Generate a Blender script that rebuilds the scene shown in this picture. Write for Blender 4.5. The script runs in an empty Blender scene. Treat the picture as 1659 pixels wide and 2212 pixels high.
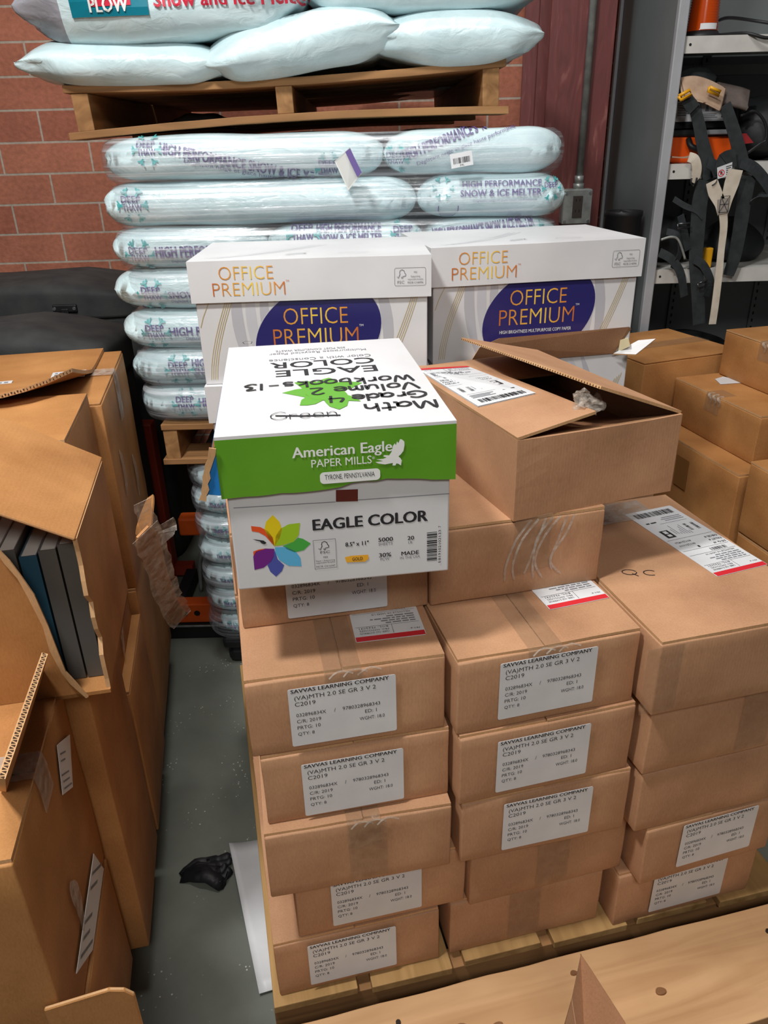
import bpy, bmesh, math, random
from math import sin, cos, radians, pi, atan2, hypot
from mathutils import Vector, Matrix, noise
from mathutils.bvhtree import BVHTree

SC = bpy.context.scene
COL = SC.collection
# ------------------------------------------------------------------ camera
cam_data = bpy.data.cameras.new('camera')
cam = bpy.data.objects.new('camera', cam_data)
COL.objects.link(cam)
cam_data.sensor_fit = 'VERTICAL'
cam_data.sensor_height = 36.0
cam_data.lens = 36.0 * 1643.0 / 2212.0
cam_data.clip_start = 0.02
_p, _r = radians(25.97), radians(1.503)
_f = Vector((0, cos(_p), -sin(_p)))
_rt = Vector((1, 0, 0))
_dn = _f.cross(_rt)
_R = cos(_r) * _rt + sin(_r) * _dn
_D = -sin(_r) * _rt + cos(_r) * _dn
cam.matrix_world = Matrix(((_R.x, -_D.x, -_f.x, 0), (_R.y, -_D.y, -_f.y, 0), (_R.z, -_D.z, -_f.z, 1.465), (0, 0, 0, 1)))
SC.camera = cam
# ------------------------------------------------------------------ light
SC.view_settings.view_transform = 'Standard'
SC.view_settings.look = 'None'
SC.view_settings.exposure = -0.12
SC.view_settings.gamma = 1.0
SC.view_settings.use_curve_mapping = False
world = bpy.data.worlds.new('world')
SC.world = world
world.use_nodes = True
world.node_tree.nodes['Background'].inputs[0].default_value = (0.93, 0.97, 1.0, 1)
world.node_tree.nodes['Background'].inputs[1].default_value = 0.068

def area(name, loc, target, sx, sy, power, color=(1, 0.95, 0.88)):
    l = bpy.data.lights.new(name, 'AREA')
    l.shape = 'RECTANGLE'; l.size = sx; l.size_y = sy
    l.energy = power; l.color = color
    o = bpy.data.objects.new(name, l); COL.objects.link(o)
    o.location = loc
    o.rotation_euler = (Vector(target) - Vector(loc)).to_track_quat('-Z', 'Y').to_euler()
    return o
area('ceiling_or_fill_lamp', (-0.75, 0.40, 3.0), (-0.1, 1.2, 0.8), 0.24, 0.24, 52, (1.0, 0.98, 0.955))
area('ceiling_or_fill_lamp', (-0.3, 1.2, 4.4), (-0.3, 2.4, 1.2), 1.2, 0.4, 64, (1.0, 0.98, 0.96))  # extra lamp, added to brighten the upper bags and the brick wall
area('ceiling_or_fill_lamp', (0.1, -1.3, 3.0), (0.2, 1.4, 0.9), 0.9, 0.6, 36, (1.0, 0.97, 0.94))  # added fill light behind the camera for the front faces

# ------------------------------------------------------------------ materials
MATS = {}
def new_mat(name):
    m = bpy.data.materials.new(name); m.use_nodes = True
    nt = m.node_tree
    return m, nt, nt.nodes['Principled BSDF']
def lin(c):
    return tuple(((v / 255) / 12.92 if v / 255 <= 0.04045 else ((v / 255 + 0.055) / 1.055) ** 2.4) for v in c) + (1,)
def flat(name, rgb, rough=0.5, metal=0.0, spec=0.5, coat=0.0):
    if name in MATS: return MATS[name]
    m, nt, b = new_mat(name)
    b.inputs['Base Color'].default_value = lin(rgb)
    b.inputs['Roughness'].default_value = rough
    b.inputs['Metallic'].default_value = metal
    b.inputs['Specular IOR Level'].default_value = spec
    b.inputs['Coat Weight'].default_value = coat
    MATS[name] = m
    return m
def N(nt, t, **kw):
    n = nt.nodes.new(t)
    for k, v in kw.items():
        if k.startswith('i_'): n.inputs[k[2:].replace('_', ' ')].default_value = v
        else: setattr(n, k, v)
    return n
def L(nt, a, b): nt.links.new(a, b)
def coords(nt, scale=(1, 1, 1), loc=(0, 0, 0), kind='Object'):
    tc = N(nt, 'ShaderNodeTexCoord'); mp = N(nt, 'ShaderNodeMapping')
    mp.inputs['Scale'].default_value = scale; mp.inputs['Location'].default_value = loc
    L(nt, tc.outputs[kind], mp.inputs['Vector'])
    return mp.outputs['Vector']
def ramp(nt, fac, stops):
    r = N(nt, 'ShaderNodeValToRGB')
    el = r.color_ramp.elements
    el[0].position, el[0].color = stops[0]
    el[1].position, el[1].color = stops[-1]
    for p, c in stops[1:-1]:
        e = el.new(p); e.color = c
    L(nt, fac, r.inputs['Fac'])
    return r.outputs['Color']
def bump(nt, b, h, strength=0.3, dist=0.002):
    bn = N(nt, 'ShaderNodeBump'); bn.inputs['Strength'].default_value = strength
    bn.inputs['Distance'].default_value = dist
    L(nt, h, bn.inputs['Height']); L(nt, bn.outputs['Normal'], b.inputs['Normal'])
    return bn
def mottled(name, c1, c2, scale=(6, 6, 6), rough=0.6, bstr=0.15, bdist=0.001, detail=6, spec=0.4, metal=0, rnd=0.0, bscale=None):
    m, nt, b = new_mat(name)
    v = coords(nt, scale)
    n = N(nt, 'ShaderNodeTexNoise'); n.inputs['Scale'].default_value = 1; n.inputs['Detail'].default_value = detail
    L(nt, v, n.inputs['Vector'])
    col = ramp(nt, n.outputs['Fac'], [(0.3, lin(c1)), (0.7, lin(c2))])
    if rnd:
        oi = N(nt, 'ShaderNodeObjectInfo'); hs = N(nt, 'ShaderNodeHueSaturation')
        mr = N(nt, 'ShaderNodeMapRange'); mr.inputs['To Min'].default_value = 1 - rnd; mr.inputs['To Max'].default_value = 1 + rnd
        L(nt, oi.outputs['Random'], mr.inputs['Value']); L(nt, mr.outputs['Result'], hs.inputs['Value'])
        L(nt, col, hs.inputs['Color']); col = hs.outputs['Color']
    L(nt, col, b.inputs['Base Color'])
    n2 = N(nt, 'ShaderNodeTexNoise'); n2.inputs['Scale'].default_value = 1; n2.inputs['Detail'].default_value = 4
    L(nt, coords(nt, bscale or tuple(s * 12 for s in scale)), n2.inputs['Vector'])
    bump(nt, b, n2.outputs['Fac'], bstr, bdist)
    b.inputs['Roughness'].default_value = rough
    b.inputs['Specular IOR Level'].default_value = spec
    b.inputs['Metallic'].default_value = metal
    MATS[name] = m
    return m
def kraft(name, c1, c2, rnd=0.05):
    m, nt, b = new_mat(name)
    n = N(nt, 'ShaderNodeTexNoise'); n.inputs['Scale'].default_value = 7; n.inputs['Detail'].default_value = 7
    v = coords(nt); L(nt, v, n.inputs['Vector'])
    f = N(nt, 'ShaderNodeTexNoise'); f.inputs['Scale'].default_value = 420; f.inputs['Detail'].default_value = 2
    L(nt, coords(nt, (1, 1, 0.35)), f.inputs['Vector'])
    mx = N(nt, 'ShaderNodeMath', operation='MULTIPLY_ADD'); mx.inputs[1].default_value = 0.35
    L(nt, f.outputs['Fac'], mx.inputs[0]); L(nt, n.outputs['Fac'], mx.inputs[2])
    col = ramp(nt, mx.outputs[0], [(0.42, lin(c1)), (0.95, lin(c2))])
    oi = N(nt, 'ShaderNodeObjectInfo'); hs = N(nt, 'ShaderNodeHueSaturation')
    mr = N(nt, 'ShaderNodeMapRange'); mr.inputs['To Min'].default_value = 1 - rnd; mr.inputs['To Max'].default_value = 1 + rnd
    L(nt, oi.outputs['Random'], mr.inputs['Value']); L(nt, mr.outputs['Result'], hs.inputs['Value'])
    L(nt, col, hs.inputs['Color']); L(nt, hs.outputs['Color'], b.inputs['Base Color'])
    w = N(nt, 'ShaderNodeTexWave'); w.inputs['Scale'].default_value = 60; w.inputs['Distortion'].default_value = 0.6
    w.inputs['Detail'].default_value = 1
    L(nt, v, w.inputs['Vector'])
    a = N(nt, 'ShaderNodeMath', operation='MULTIPLY_ADD'); a.inputs[1].default_value = 2.2
    L(nt, n.outputs['Fac'], a.inputs[0]); L(nt, w.outputs['Fac'], a.inputs[2])
    bump(nt, b, a.outputs[0], 0.045, 0.0012)
    b.inputs['Roughness'].default_value = 0.62
    b.inputs['Specular IOR Level'].default_value = 0.28
    MATS[name] = m
    return m
KRAFT = kraft('kraft_board', (164, 121, 90), (200, 155, 118))
KRAFT_OLD = kraft('golden_kraft_board', (152, 102, 56), (192, 138, 84))
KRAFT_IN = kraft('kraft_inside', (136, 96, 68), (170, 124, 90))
KRAFT_EDGE = kraft('kraft_cut_edge', (176, 134, 92), (216, 174, 128))
FLUTE = flat('flute_shadow', (60, 38, 22), 0.9)
PAPER = mottled('white_label_paper', (206, 208, 210), (224, 226, 228), (9, 9, 9), 0.42, 0.05)
BOARD = mottled('white_coated_board', (204, 204, 205), (221, 221, 222), (5, 5, 5), 0.38, 0.06)
INK = flat('black_ink', (34, 34, 38), 0.6)
INKG = flat('grey_ink', (120, 122, 128), 0.6)
INKR = flat('red_ink', (206, 38, 48), 0.5)
NAVY = flat('navy_ink', (44, 40, 104), 0.32)
SWG = flat('pale_grey_ink', (196, 197, 203), 0.45)
SWG2 = flat('mid_grey_ink', (184, 184, 190), 0.45)
GOLDL = flat('gold_line_ink', (186, 166, 112), 0.45)
GREEN = mottled('green_board_ink', (86, 146, 30), (102, 160, 42), (7, 7, 7), 0.42, 0.1)
GREENF = flat('leaf_green_ink', (92, 160, 44), 0.45)
WHITEI = flat('white_ink', (232, 234, 230), 0.5)
BLUEI = mottled('blue_board_ink', (28, 110, 180), (48, 140, 206), (9, 9, 9), 0.45)
MARKER = flat('marker_ink', (28, 28, 32), 0.5)
def foil(name, x0, x1):
    m, nt, b = new_mat(name)
    tc = N(nt, 'ShaderNodeTexCoord'); sp = N(nt, 'ShaderNodeSeparateXYZ')
    L(nt, tc.outputs['Object'], sp.inputs[0])
    mr = N(nt, 'ShaderNodeMapRange'); mr.inputs['From Min'].default_value = x0; mr.inputs['From Max'].default_value = x1
    L(nt, sp.outputs['X'], mr.inputs['Value'])
    c = ramp(nt, mr.outputs['Result'], [(0, lin((190, 92, 44))), (0.3, lin((222, 160, 66))), (0.55, lin((240, 208, 84))), (0.8, lin((226, 150, 60))), (1, lin((186, 88, 48)))])
    L(nt, c, b.inputs['Base Color']); b.inputs['Roughness'].default_value = 0.38
    MATS[name] = m
    return m
FOIL_L = foil('gold_foil_on_lid', 0.03, 0.18)
FOIL_B = foil('gold_foil_on_body', 0.13, 0.31)
def clear(name, tint, mixf, rough, bscale, bstr=0.5, lo=0.35, hi=0.75, mn=None, mxx=None, wave=None, tcol=(0.93, 0.93, 0.93, 1)):
    m, nt, b = new_mat(name)
    out = nt.nodes['Material Output']
    b.inputs['Base Color'].default_value = lin(tint); b.inputs['Roughness'].default_value = rough
    b.inputs['Specular IOR Level'].default_value = 0.8
    if mxx: b.inputs['IOR'].default_value = 2.0
    tr = N(nt, 'ShaderNodeBsdfTransparent'); tr.inputs[0].default_value = tcol
    mix = N(nt, 'ShaderNodeMixShader')
    n = N(nt, 'ShaderNodeTexNoise'); n.inputs['Scale'].default_value = 1; n.inputs['Detail'].default_value = 5
    L(nt, coords(nt, bscale), n.inputs['Vector'])
    mr = N(nt, 'ShaderNodeMapRange'); mr.inputs['From Min'].default_value = lo; mr.inputs['From Max'].default_value = hi
    mr.inputs['To Min'].default_value = mixf * 0.5 if mn is None else mn; mr.inputs['To Max'].default_value = min(1, mixf * 1.8) if mxx is None else mxx
    L(nt, n.outputs['Fac'], mr.inputs['Value']); L(nt, mr.outputs['Result'], mix.inputs[0])
    L(nt, tr.outputs[0], mix.inputs[1]); L(nt, b.outputs[0], mix.inputs[2])
    L(nt, mix.outputs[0], out.inputs['Surface'])
    bump(nt, b, n.outputs['Fac'], bstr, 0.004)
    MATS[name] = m
    return m
TAPE = clear('clear_packing_tape', (216, 180, 144), 0.10, 0.2, (60, 60, 60), 0.4)
TAPE_CRUMPLED = clear('crumpled_clear_tape', (226, 214, 200), 0.24, 0.18, (70, 70, 70), 0.9)
WRAP = clear('stretch_film', (226, 232, 238), 0.22, 0.14, (2.2, 2.2, 130), 1.0, 0.46, 0.72, 0.10, 0.62)  # whitish streaks in the mix imitate glints along the film
WRAP_DARK = clear('stretch_film_low', (196, 202, 210), 0.24, 0.14, (2.2, 2.2, 120), 1.0, 0.45, 0.72, 0.12, 0.6)  # same streaks standing in for glints, greyer tint
def bagmat(name, c1, c2):
    m, nt, b = new_mat(name)
    n = N(nt, 'ShaderNodeTexNoise'); n.inputs['Scale'].default_value = 9; n.inputs['Detail'].default_value = 5
    n.inputs['Distortion'].default_value = 0.8
    L(nt, coords(nt, (1.4, 1, 1.8)), n.inputs['Vector'])
    L(nt, ramp(nt, n.outputs['Fac'], [(0.3, lin(c1)), (0.7, lin(c2))]), b.inputs['Base Color'])
    n2 = N(nt, 'ShaderNodeTexNoise'); n2.inputs['Scale'].default_value = 22; n2.inputs['Detail'].default_value = 4; n2.inputs['Distortion'].default_value = 1.6
    L(nt, coords(nt, (0.8, 1, 1.3)), n2.inputs['Vector'])
    bump(nt, b, n2.outputs['Fac'], 0.45, 0.006)
    b.inputs['Roughness'].default_value = 0.3
    b.inputs['Coat Weight'].default_value = 0.35; b.inputs['Coat Roughness'].default_value = 0.12
    MATS[name] = m
    return m
BAG = bagmat('aqua_poly_film', (198, 223, 228), (214, 236, 240))
BAG_END = bagmat('silver_poly_film', (104, 104, 110), (160, 160, 168))
PURPLE = flat('purple_ink', (104, 88, 146), 0.4)
TEAL = flat('teal_ink', (84, 178, 180), 0.4)
TEALD = flat('deep_teal_ink', (10, 118, 138), 0.35)
REDP = flat('red_print_ink', (204, 40, 66), 0.4)
def wood(name, c1, c2, axis='X', scale=1.0, rough=0.65):
    m, nt, b = new_mat(name)
    s = {'X': (1.2, 16, 16), 'Y': (16, 1.2, 16), 'Z': (16, 16, 1.2)}[axis]
    v = coords(nt, tuple(k * scale for k in s))
    n = N(nt, 'ShaderNodeTexNoise'); n.inputs['Scale'].default_value = 1.6; n.inputs['Detail'].default_value = 6; n.inputs['Distortion'].default_value = 0.9
    L(nt, v, n.inputs['Vector'])
    k = N(nt, 'ShaderNodeTexNoise'); k.inputs['Scale'].default_value = 5.0; k.inputs['Detail'].default_value = 2
    L(nt, coords(nt), k.inputs['Vector'])
    a = N(nt, 'ShaderNodeMath', operation='MULTIPLY_ADD'); a.inputs[1].default_value = 0.4
    L(nt, k.outputs['Fac'], a.inputs[0]); L(nt, n.outputs['Fac'], a.inputs[2])
    L(nt, ramp(nt, a.outputs[0], [(0.45, lin(c1)), (0.9, lin(c2))]), b.inputs['Base Color'])
    bump(nt, b, n.outputs['Fac'], 0.3, 0.002)
    b.inputs['Roughness'].default_value = rough; b.inputs['Specular IOR Level'].default_value = 0.25
    MATS[name] = m
    return m
WOOD_OLD = wood('weathered_pallet_wood', (120, 84, 50), (178, 134, 88), 'Y')
WOOD_OLDX = wood('weathered_pallet_wood_cross', (112, 78, 48), (172, 128, 84), 'X')
WOOD_NEW = wood('fresh_pine', (180, 136, 94), (214, 172, 126), 'X')
WOOD_YEL = wood('yellow_pine', (140, 106, 62), (188, 150, 98), 'Y')
WOOD_KNOT = flat('wood_knot', (130, 88, 52), 0.7)
NAIL = flat('nail_head', (58, 48, 42), 0.5, 0.6)
BLACKP = mottled('black_plastic', (20, 20, 22), (34, 34, 36), (10, 10, 10), 0.5, 0.2)
CASEM = mottled('black_moulded_plastic', (42, 44, 45), (58, 59, 58), (14, 14, 14), 0.8, 0.35, 0.0012, bscale=(420, 420, 420))
STRAP = mottled('black_webbing', (34, 38, 40), (48, 53, 55), (40, 40, 40), 0.7, 0.3)
STRAPW = mottled('pale_webbing', (196, 184, 166), (216, 206, 190), (30, 30, 30), 0.6, 0.2)
TAN = mottled('tan_padding', (150, 122, 100), (186, 158, 134), (20, 20, 20), 0.8, 0.3)
GREYPAD = mottled('grey_padding', (78, 68, 64), (106, 94, 88), (20, 20, 20), 0.8, 0.3)
YELLOW = flat('yellow_plastic', (222, 160, 22), 0.4)
ORANGE = mottled('orange_plastic', (226, 78, 10), (244, 96, 20), (12, 12, 12), 0.4)
ORANGES = mottled('orange_painted_steel', (214, 84, 24), (238, 104, 36), (12, 12, 12), 0.5)
REDS = mottled('rust_red_painted_steel', (96, 40, 32), (116, 50, 40), (8, 8, 8), 0.6)
STEEL = flat('bright_steel', (190, 192, 194), 0.3, 0.9)
GALV = mottled('galvanised_steel', (140, 144, 142), (176, 180, 176), (30, 30, 30), 0.4, 0.1, metal=0.5)
CAB = mottled('grey_cabinet_paint', (104, 110, 110), (114, 120, 120), (4, 4, 4), 0.45, 0.08)
CABL = mottled('pale_cabinet_paint', (150, 152, 156), (166, 168, 172), (6, 6, 6), 0.4, 0.08)
CABS = mottled('shelf_paint', (188, 186, 180), (206, 204, 198), (14, 14, 14), 0.5, 0.1)
BLUEP = flat('blue_paint', (16, 64, 128), 0.5)
BOOKB = flat('blue_book_cover', (40, 74, 92), 0.35)
BOOKG = flat('grey_book_cover', (84, 82, 78), 0.4)
BOOKP = mottled('book_pages', (170, 166, 158), (196, 192, 184), (4, 4, 300), 0.7)
def amber():
    m, nt, b = new_mat('amber_lens')
    b.inputs['Base Color'].default_value = lin((224, 84, 10)); b.inputs['Roughness'].default_value = 0.15
    b.inputs['Transmission Weight'].default_value = 0.35; b.inputs['Coat Weight'].default_value = 0.5
    MATS['amber'] = m
    return m
AMBER = amber()
def brick_mat():
    m, nt, b = new_mat('red_brick')
    tc = N(nt, 'ShaderNodeTexCoord'); sp = N(nt, 'ShaderNodeSeparateXYZ'); cb = N(nt, 'ShaderNodeCombineXYZ')
    L(nt, tc.outputs['Object'], sp.inputs[0])
    ax = N(nt, 'ShaderNodeMath', operation='ADD'); ax.inputs[1].default_value = 1.457 + 0.346 * 20.5
    az = N(nt, 'ShaderNodeMath', operation='ADD'); az.inputs[1].default_value = -1.604 + 0.111 * 20
    L(nt, sp.outputs['X'], ax.inputs[0]); L(nt, sp.outputs['Z'], az.inputs[0])
    L(nt, ax.outputs[0], cb.inputs['X']); L(nt, az.outputs[0], cb.inputs['Y'])
    br = N(nt, 'ShaderNodeTexBrick')
    br.inputs['Scale'].default_value = 1; br.inputs['Brick Width'].default_value = 0.346; br.inputs['Row Height'].default_value = 0.111
    br.inputs['Mortar Size'].default_value = 0.0042; br.inputs['Mortar Smooth'].default_value = 0.15; br.inputs['Bias'].default_value = 0
    br.offset = 0.5
    br.inputs['Color1'].default_value = lin((170, 108, 86)); br.inputs['Color2'].default_value = lin((156, 95, 76)); br.inputs['Mortar'].default_value = lin((172, 158, 144))
    L(nt, cb.outputs[0], br.inputs['Vector'])
    n = N(nt, 'ShaderNodeTexNoise'); n.inputs['Scale'].default_value = 60; n.inputs['Detail'].default_value = 6
    L(nt, cb.outputs[0], n.inputs['Vector'])
    n3 = N(nt, 'ShaderNodeTexNoise'); n3.inputs['Scale'].default_value = 5; n3.inputs['Detail'].default_value = 4
    L(nt, cb.outputs[0], n3.inputs['Vector'])
    hs = N(nt, 'ShaderNodeHueSaturation')
    s1 = N(nt, 'ShaderNodeMath', operation='ADD'); L(nt, n.outputs['Fac'], s1.inputs[0]); L(nt, n3.outputs['Fac'], s1.inputs[1])
    mr = N(nt, 'ShaderNodeMapRange'); mr.inputs['From Min'].default_value = 0.7; mr.inputs['From Max'].default_value = 1.3
    mr.inputs['To Min'].default_value = 0.8; mr.inputs['To Max'].default_value = 1.2
    L(nt, s1.outputs[0], mr.inputs['Value']); L(nt, mr.outputs['Result'], hs.inputs['Value']); L(nt, br.outputs['Color'], hs.inputs['Color'])
    L(nt, hs.outputs['Color'], b.inputs['Base Color'])
    inv = N(nt, 'ShaderNodeMath', operation='MULTIPLY_ADD'); inv.inputs[1].default_value = -2.0
    L(nt, br.outputs['Fac'], inv.inputs[0]); L(nt, n.outputs['Fac'], inv.inputs[2])
    bump(nt, b, inv.outputs[0], 0.6, 0.003)
    b.inputs['Roughness'].default_value = 0.85; b.inputs['Specular IOR Level'].default_value = 0.2
    return m
BRICK = brick_mat()
def floor_mat():
    m, nt, b = new_mat('worn_concrete')
    v = coords(nt)
    n = N(nt, 'ShaderNodeTexNoise'); n.inputs['Scale'].default_value = 2.2; n.inputs['Detail'].default_value = 9; n.inputs['Roughness'].default_value = 0.65
    L(nt, v, n.inputs['Vector'])
    c = ramp(nt, n.outputs['Fac'], [(0.3, lin((92, 96, 88))), (0.7, lin((120, 124, 114)))])
    vo = N(nt, 'ShaderNodeTexVoronoi'); vo.inputs['Scale'].default_value = 75
    L(nt, v, vo.inputs['Vector'])
    sp = ramp(nt, vo.outputs['Distance'], [(0.10, (1, 1, 1, 1)), (0.16, (0, 0, 0, 1))])
    n2 = N(nt, 'ShaderNodeTexNoise'); n2.inputs['Scale'].default_value = 9
    L(nt, v, n2.inputs['Vector'])
    gate = ramp(nt, n2.outputs['Fac'], [(0.52, (0, 0, 0, 1)), (0.6, (1, 1, 1, 1))])
    mu = N(nt, 'ShaderNodeMath', operation='MULTIPLY'); L(nt, sp, mu.inputs[0]); L(nt, gate, mu.inputs[1])
    mx = N(nt, 'ShaderNodeMix', data_type='RGBA')
    L(nt, mu.outputs[0], mx.inputs['Factor']); L(nt, c, mx.inputs[6]); mx.inputs[7].default_value = lin((196, 196, 184))
    L(nt, mx.outputs[2], b.inputs['Base Color'])
    bump(nt, b, n.outputs['Fac'], 0.25, 0.004)
    b.inputs['Roughness'].default_value = 0.5
    return m
FLOORM = floor_mat()
def column_mat():
    m, nt, b = new_mat('oxide_red_paint')
    n = N(nt, 'ShaderNodeTexNoise'); n.inputs['Scale'].default_value = 4; n.inputs['Detail'].default_value = 7; n.inputs['Distortion'].default_value = 2.4
    L(nt, coords(nt, (5, 5, 1)), n.inputs['Vector'])
    L(nt, ramp(nt, n.outputs['Fac'], [(0.35, lin((94, 46, 44))), (0.6, lin((108, 54, 51))), (0.72, lin((132, 80, 74)))]), b.inputs['Base Color'])
    bump(nt, b, n.outputs['Fac'], 0.3, 0.002)
    b.inputs['Roughness'].default_value = 0.5
    return m
COLM = column_mat()

# ------------------------------------------------------------------ object helpers
def tag(o, label=None, cat=None, group=None, kind=None):
    if label: o['label'] = label
    if cat: o['category'] = cat
    if group: o['group'] = group
    if kind: o['kind'] = kind
    return o
def thing(name, label, cat, loc=(0, 0, 0), rz=0.0, group=None):
    o = bpy.data.objects.new(name, None); COL.objects.link(o)
    o.empty_display_size = 0.05
    o.location = loc; o.rotation_euler = (0, 0, rz)
    return tag(o, label, cat, group)
def mk(name, bm, mats, parent=None, smooth=False, label=None):
    me = bpy.data.meshes.new(name)
    bm.normal_update()
    bm.to_mesh(me); bm.free()
    for m in (mats if isinstance(mats, (list, tuple)) else [mats]): me.materials.append(m)
    if smooth:
        for p in me.polygons: p.use_smooth = True
    o = bpy.data.objects.new(name, me); COL.objects.link(o)
    if parent: o.parent = parent
    if label: o['label'] = label
    return o
def dup(root, loc=None, rz=None, label=None, group=None):
    r = root.copy(); COL.objects.link(r)
    if loc is not None: r.location = loc
    if rz is not None: r.rotation_euler = (0, 0, rz)
    if label: r['label'] = label
    if group: r['group'] = group
    for ch in list(root.children):
        c = ch.copy(); COL.objects.link(c); c.parent = r
        for g in list(ch.children):
            d = g.copy(); COL.objects.link(d); d.parent = c
    return r
def box(bm, x0, x1, y0, y1, z0, z1, mi=0, M=None):
    vs = [Vector(p) for p in ((x0, y0, z0), (x1, y0, z0), (x1, y1, z0), (x0, y1, z0), (x0, y0, z1), (x1, y0, z1), (x1, y1, z1), (x0, y1, z1))]
    if M: vs = [M @ v for v in vs]
    v = [bm.verts.new(p) for p in vs]
    for q in ((3, 2, 1, 0), (4, 5, 6, 7), (0, 1, 5, 4), (1, 2, 6, 5), (2, 3, 7, 6), (3, 0, 4, 7)):
        f = bm.faces.new([v[i] for i in q]); f.material_index = mi
    return v
def bevel(bm, w=0.003, seg=2, edges=None):
    bmesh.ops.bevel(bm, geom=edges or list(bm.edges), offset=w, segments=seg, affect='EDGES', profile=0.5)
def wobble(bm, amp, freq, seed=0):
    for v in bm.verts:
        p = v.co * freq + Vector((seed * 7.3, seed * 3.1, seed * 1.7))
        v.co += noise.noise_vector(p) * amp
def rbox(x0, x1, y0, y1, z0, z1, r=0.003, cuts=0, amp=0.0, freq=6, seed=0, mi=0):
    bm = bmesh.new(); box(bm, x0, x1, y0, y1, z0, z1, mi)
    if cuts: bmesh.ops.subdivide_edges(bm, edges=list(bm.edges), cuts=cuts, use_grid_fill=True)
    if r and not cuts: bevel(bm, r)
    elif r:
        es = [e for e in bm.edges if len(e.link_faces) == 2 and e.calc_face_angle() > 1.0]
        bevel(bm, r, 1, es)
    if amp: wobble(bm, amp, freq, seed)
    return bm
def poly(bm, pts, mi=0):
    vs = [bm.verts.new(p) for p in pts]
    f = bm.faces.new(vs); f.material_index = mi
    return f
def slab(bm, pts, thick, nrm, mi=0, mi_edge=None):
    """closed sheet: polygon pts extruded by thick against nrm, cut edges in another material"""
    n = Vector(nrm).normalized() * thick
    top = [bm.verts.new(Vector(p)) for p in pts]; bot = [bm.verts.new(Vector(p) - n) for p in pts]
    f = bm.faces.new(top); f.material_index = mi
    f = bm.faces.new(bot[::-1]); f.material_index = mi
    k = len(pts)
    for i in range(k):
        f = bm.faces.new((top[i], bot[i], bot[(i + 1) % k], top[(i + 1) % k])); f.material_index = mi if mi_edge is None else mi_edge
    bmesh.ops.recalc_face_normals(bm, faces=list(bm.faces))
def ribbon(bm, pts, w, side, thick=0.0015, mi=0):
    """flat strap through pts; side = width direction (vector or list)"""
    P = [Vector(p) for p in pts]
    rows = []
    for i, p in enumerate(P):
        t = (P[min(i + 1, len(P) - 1)] - P[max(i - 1, 0)]).normalized()
        s = Vector(side[i] if isinstance(side, list) else side)
        s = (s - t * s.dot(t)).normalized()
        n = t.cross(s).normalized()
        ww = w[i] if isinstance(w, (list, tuple)) else w
        a, b = p - s * ww / 2, p + s * ww / 2
        rows.append([bm.verts.new(a + n * thick / 2), bm.verts.new(b + n * thick / 2), bm.verts.new(b - n * thick / 2), bm.verts.new(a - n * thick / 2)])
    for r0, r1 in zip(rows, rows[1:]):
        for j in range(4):
            f = bm.faces.new((r0[j], r0[(j + 1) % 4], r1[(j + 1) % 4], r1[j])); f.material_index = mi
    f = bm.faces.new(rows[0][::-1]); f.material_index = mi
    f = bm.faces.new(rows[-1]); f.material_index = mi
    bmesh.ops.recalc_face_normals(bm, faces=list(bm.faces))
def smoothpath(pts, n=6):
    P = [Vector(p) for p in pts]; out = []
    for i in range(len(P) - 1):
        p0, p1, p2, p3 = P[max(i - 1, 0)], P[i], P[i + 1], P[min(i + 2, len(P) - 1)]
        for k in range(n):
            t = k / n
            out.append(0.5 * ((2 * p1) + (p2 - p0) * t + (2 * p0 - 5 * p1 + 4 * p2 - p3) * t * t + (3 * p1 - p0 - 3 * p2 + p3) * t ** 3))
    out.append(P[-1])
    return out
def tube(bm, pts, r, seg=8, mi=0, cap=True):
    P = [Vector(p) for p in pts]; rings = []
    ref = Vector((0.31, 0.17, 0.93))
    for i, p in enumerate(P):
        t = (P[min(i + 1, len(P) - 1)] - P[max(i - 1, 0)]).normalized()
        a = t.cross(ref)
        if a.length < 0.05: a = t.cross(Vector((1, 0, 0)))
        a.normalize(); b = t.cross(a)
        rr = r[i] if isinstance(r, (list, tuple)) else r
        rings.append([bm.verts.new(p + (a * cos(2 * pi * k / seg) + b * sin(2 * pi * k / seg)) * rr) for k in range(seg)])
    for r0, r1 in zip(rings, rings[1:]):
        for k in range(seg):
            f = bm.faces.new((r0[k], r0[(k + 1) % seg], r1[(k + 1) % seg], r1[k])); f.material_index = mi; f.smooth = True
    if cap:
        for rg, rev in ((rings[0], True), (rings[-1], False)):
            f = bm.faces.new(rg[::-1] if rev else rg); f.material_index = mi
    bmesh.ops.recalc_face_normals(bm, faces=list(bm.faces))
def lathe(bm, prof, seg=24, mi=0, c=(0, 0, 0)):
    rings = []
    for r, z in prof:
        rings.append([bm.verts.new((c[0] + r * cos(2 * pi * k / seg), c[1] + r * sin(2 * pi * k / seg), c[2] + z)) for k in range(seg)])
    for r0, r1 in zip(rings, rings[1:]):
        for k in range(seg):
            f = bm.faces.new((r0[k], r0[(k + 1) % seg], r1[(k + 1) % seg], r1[k])); f.material_index = mi; f.smooth = True
    f = bm.faces.new(rings[-1]); f.material_index = mi
    f = bm.faces.new(rings[0][::-1]); f.material_index = mi

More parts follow.
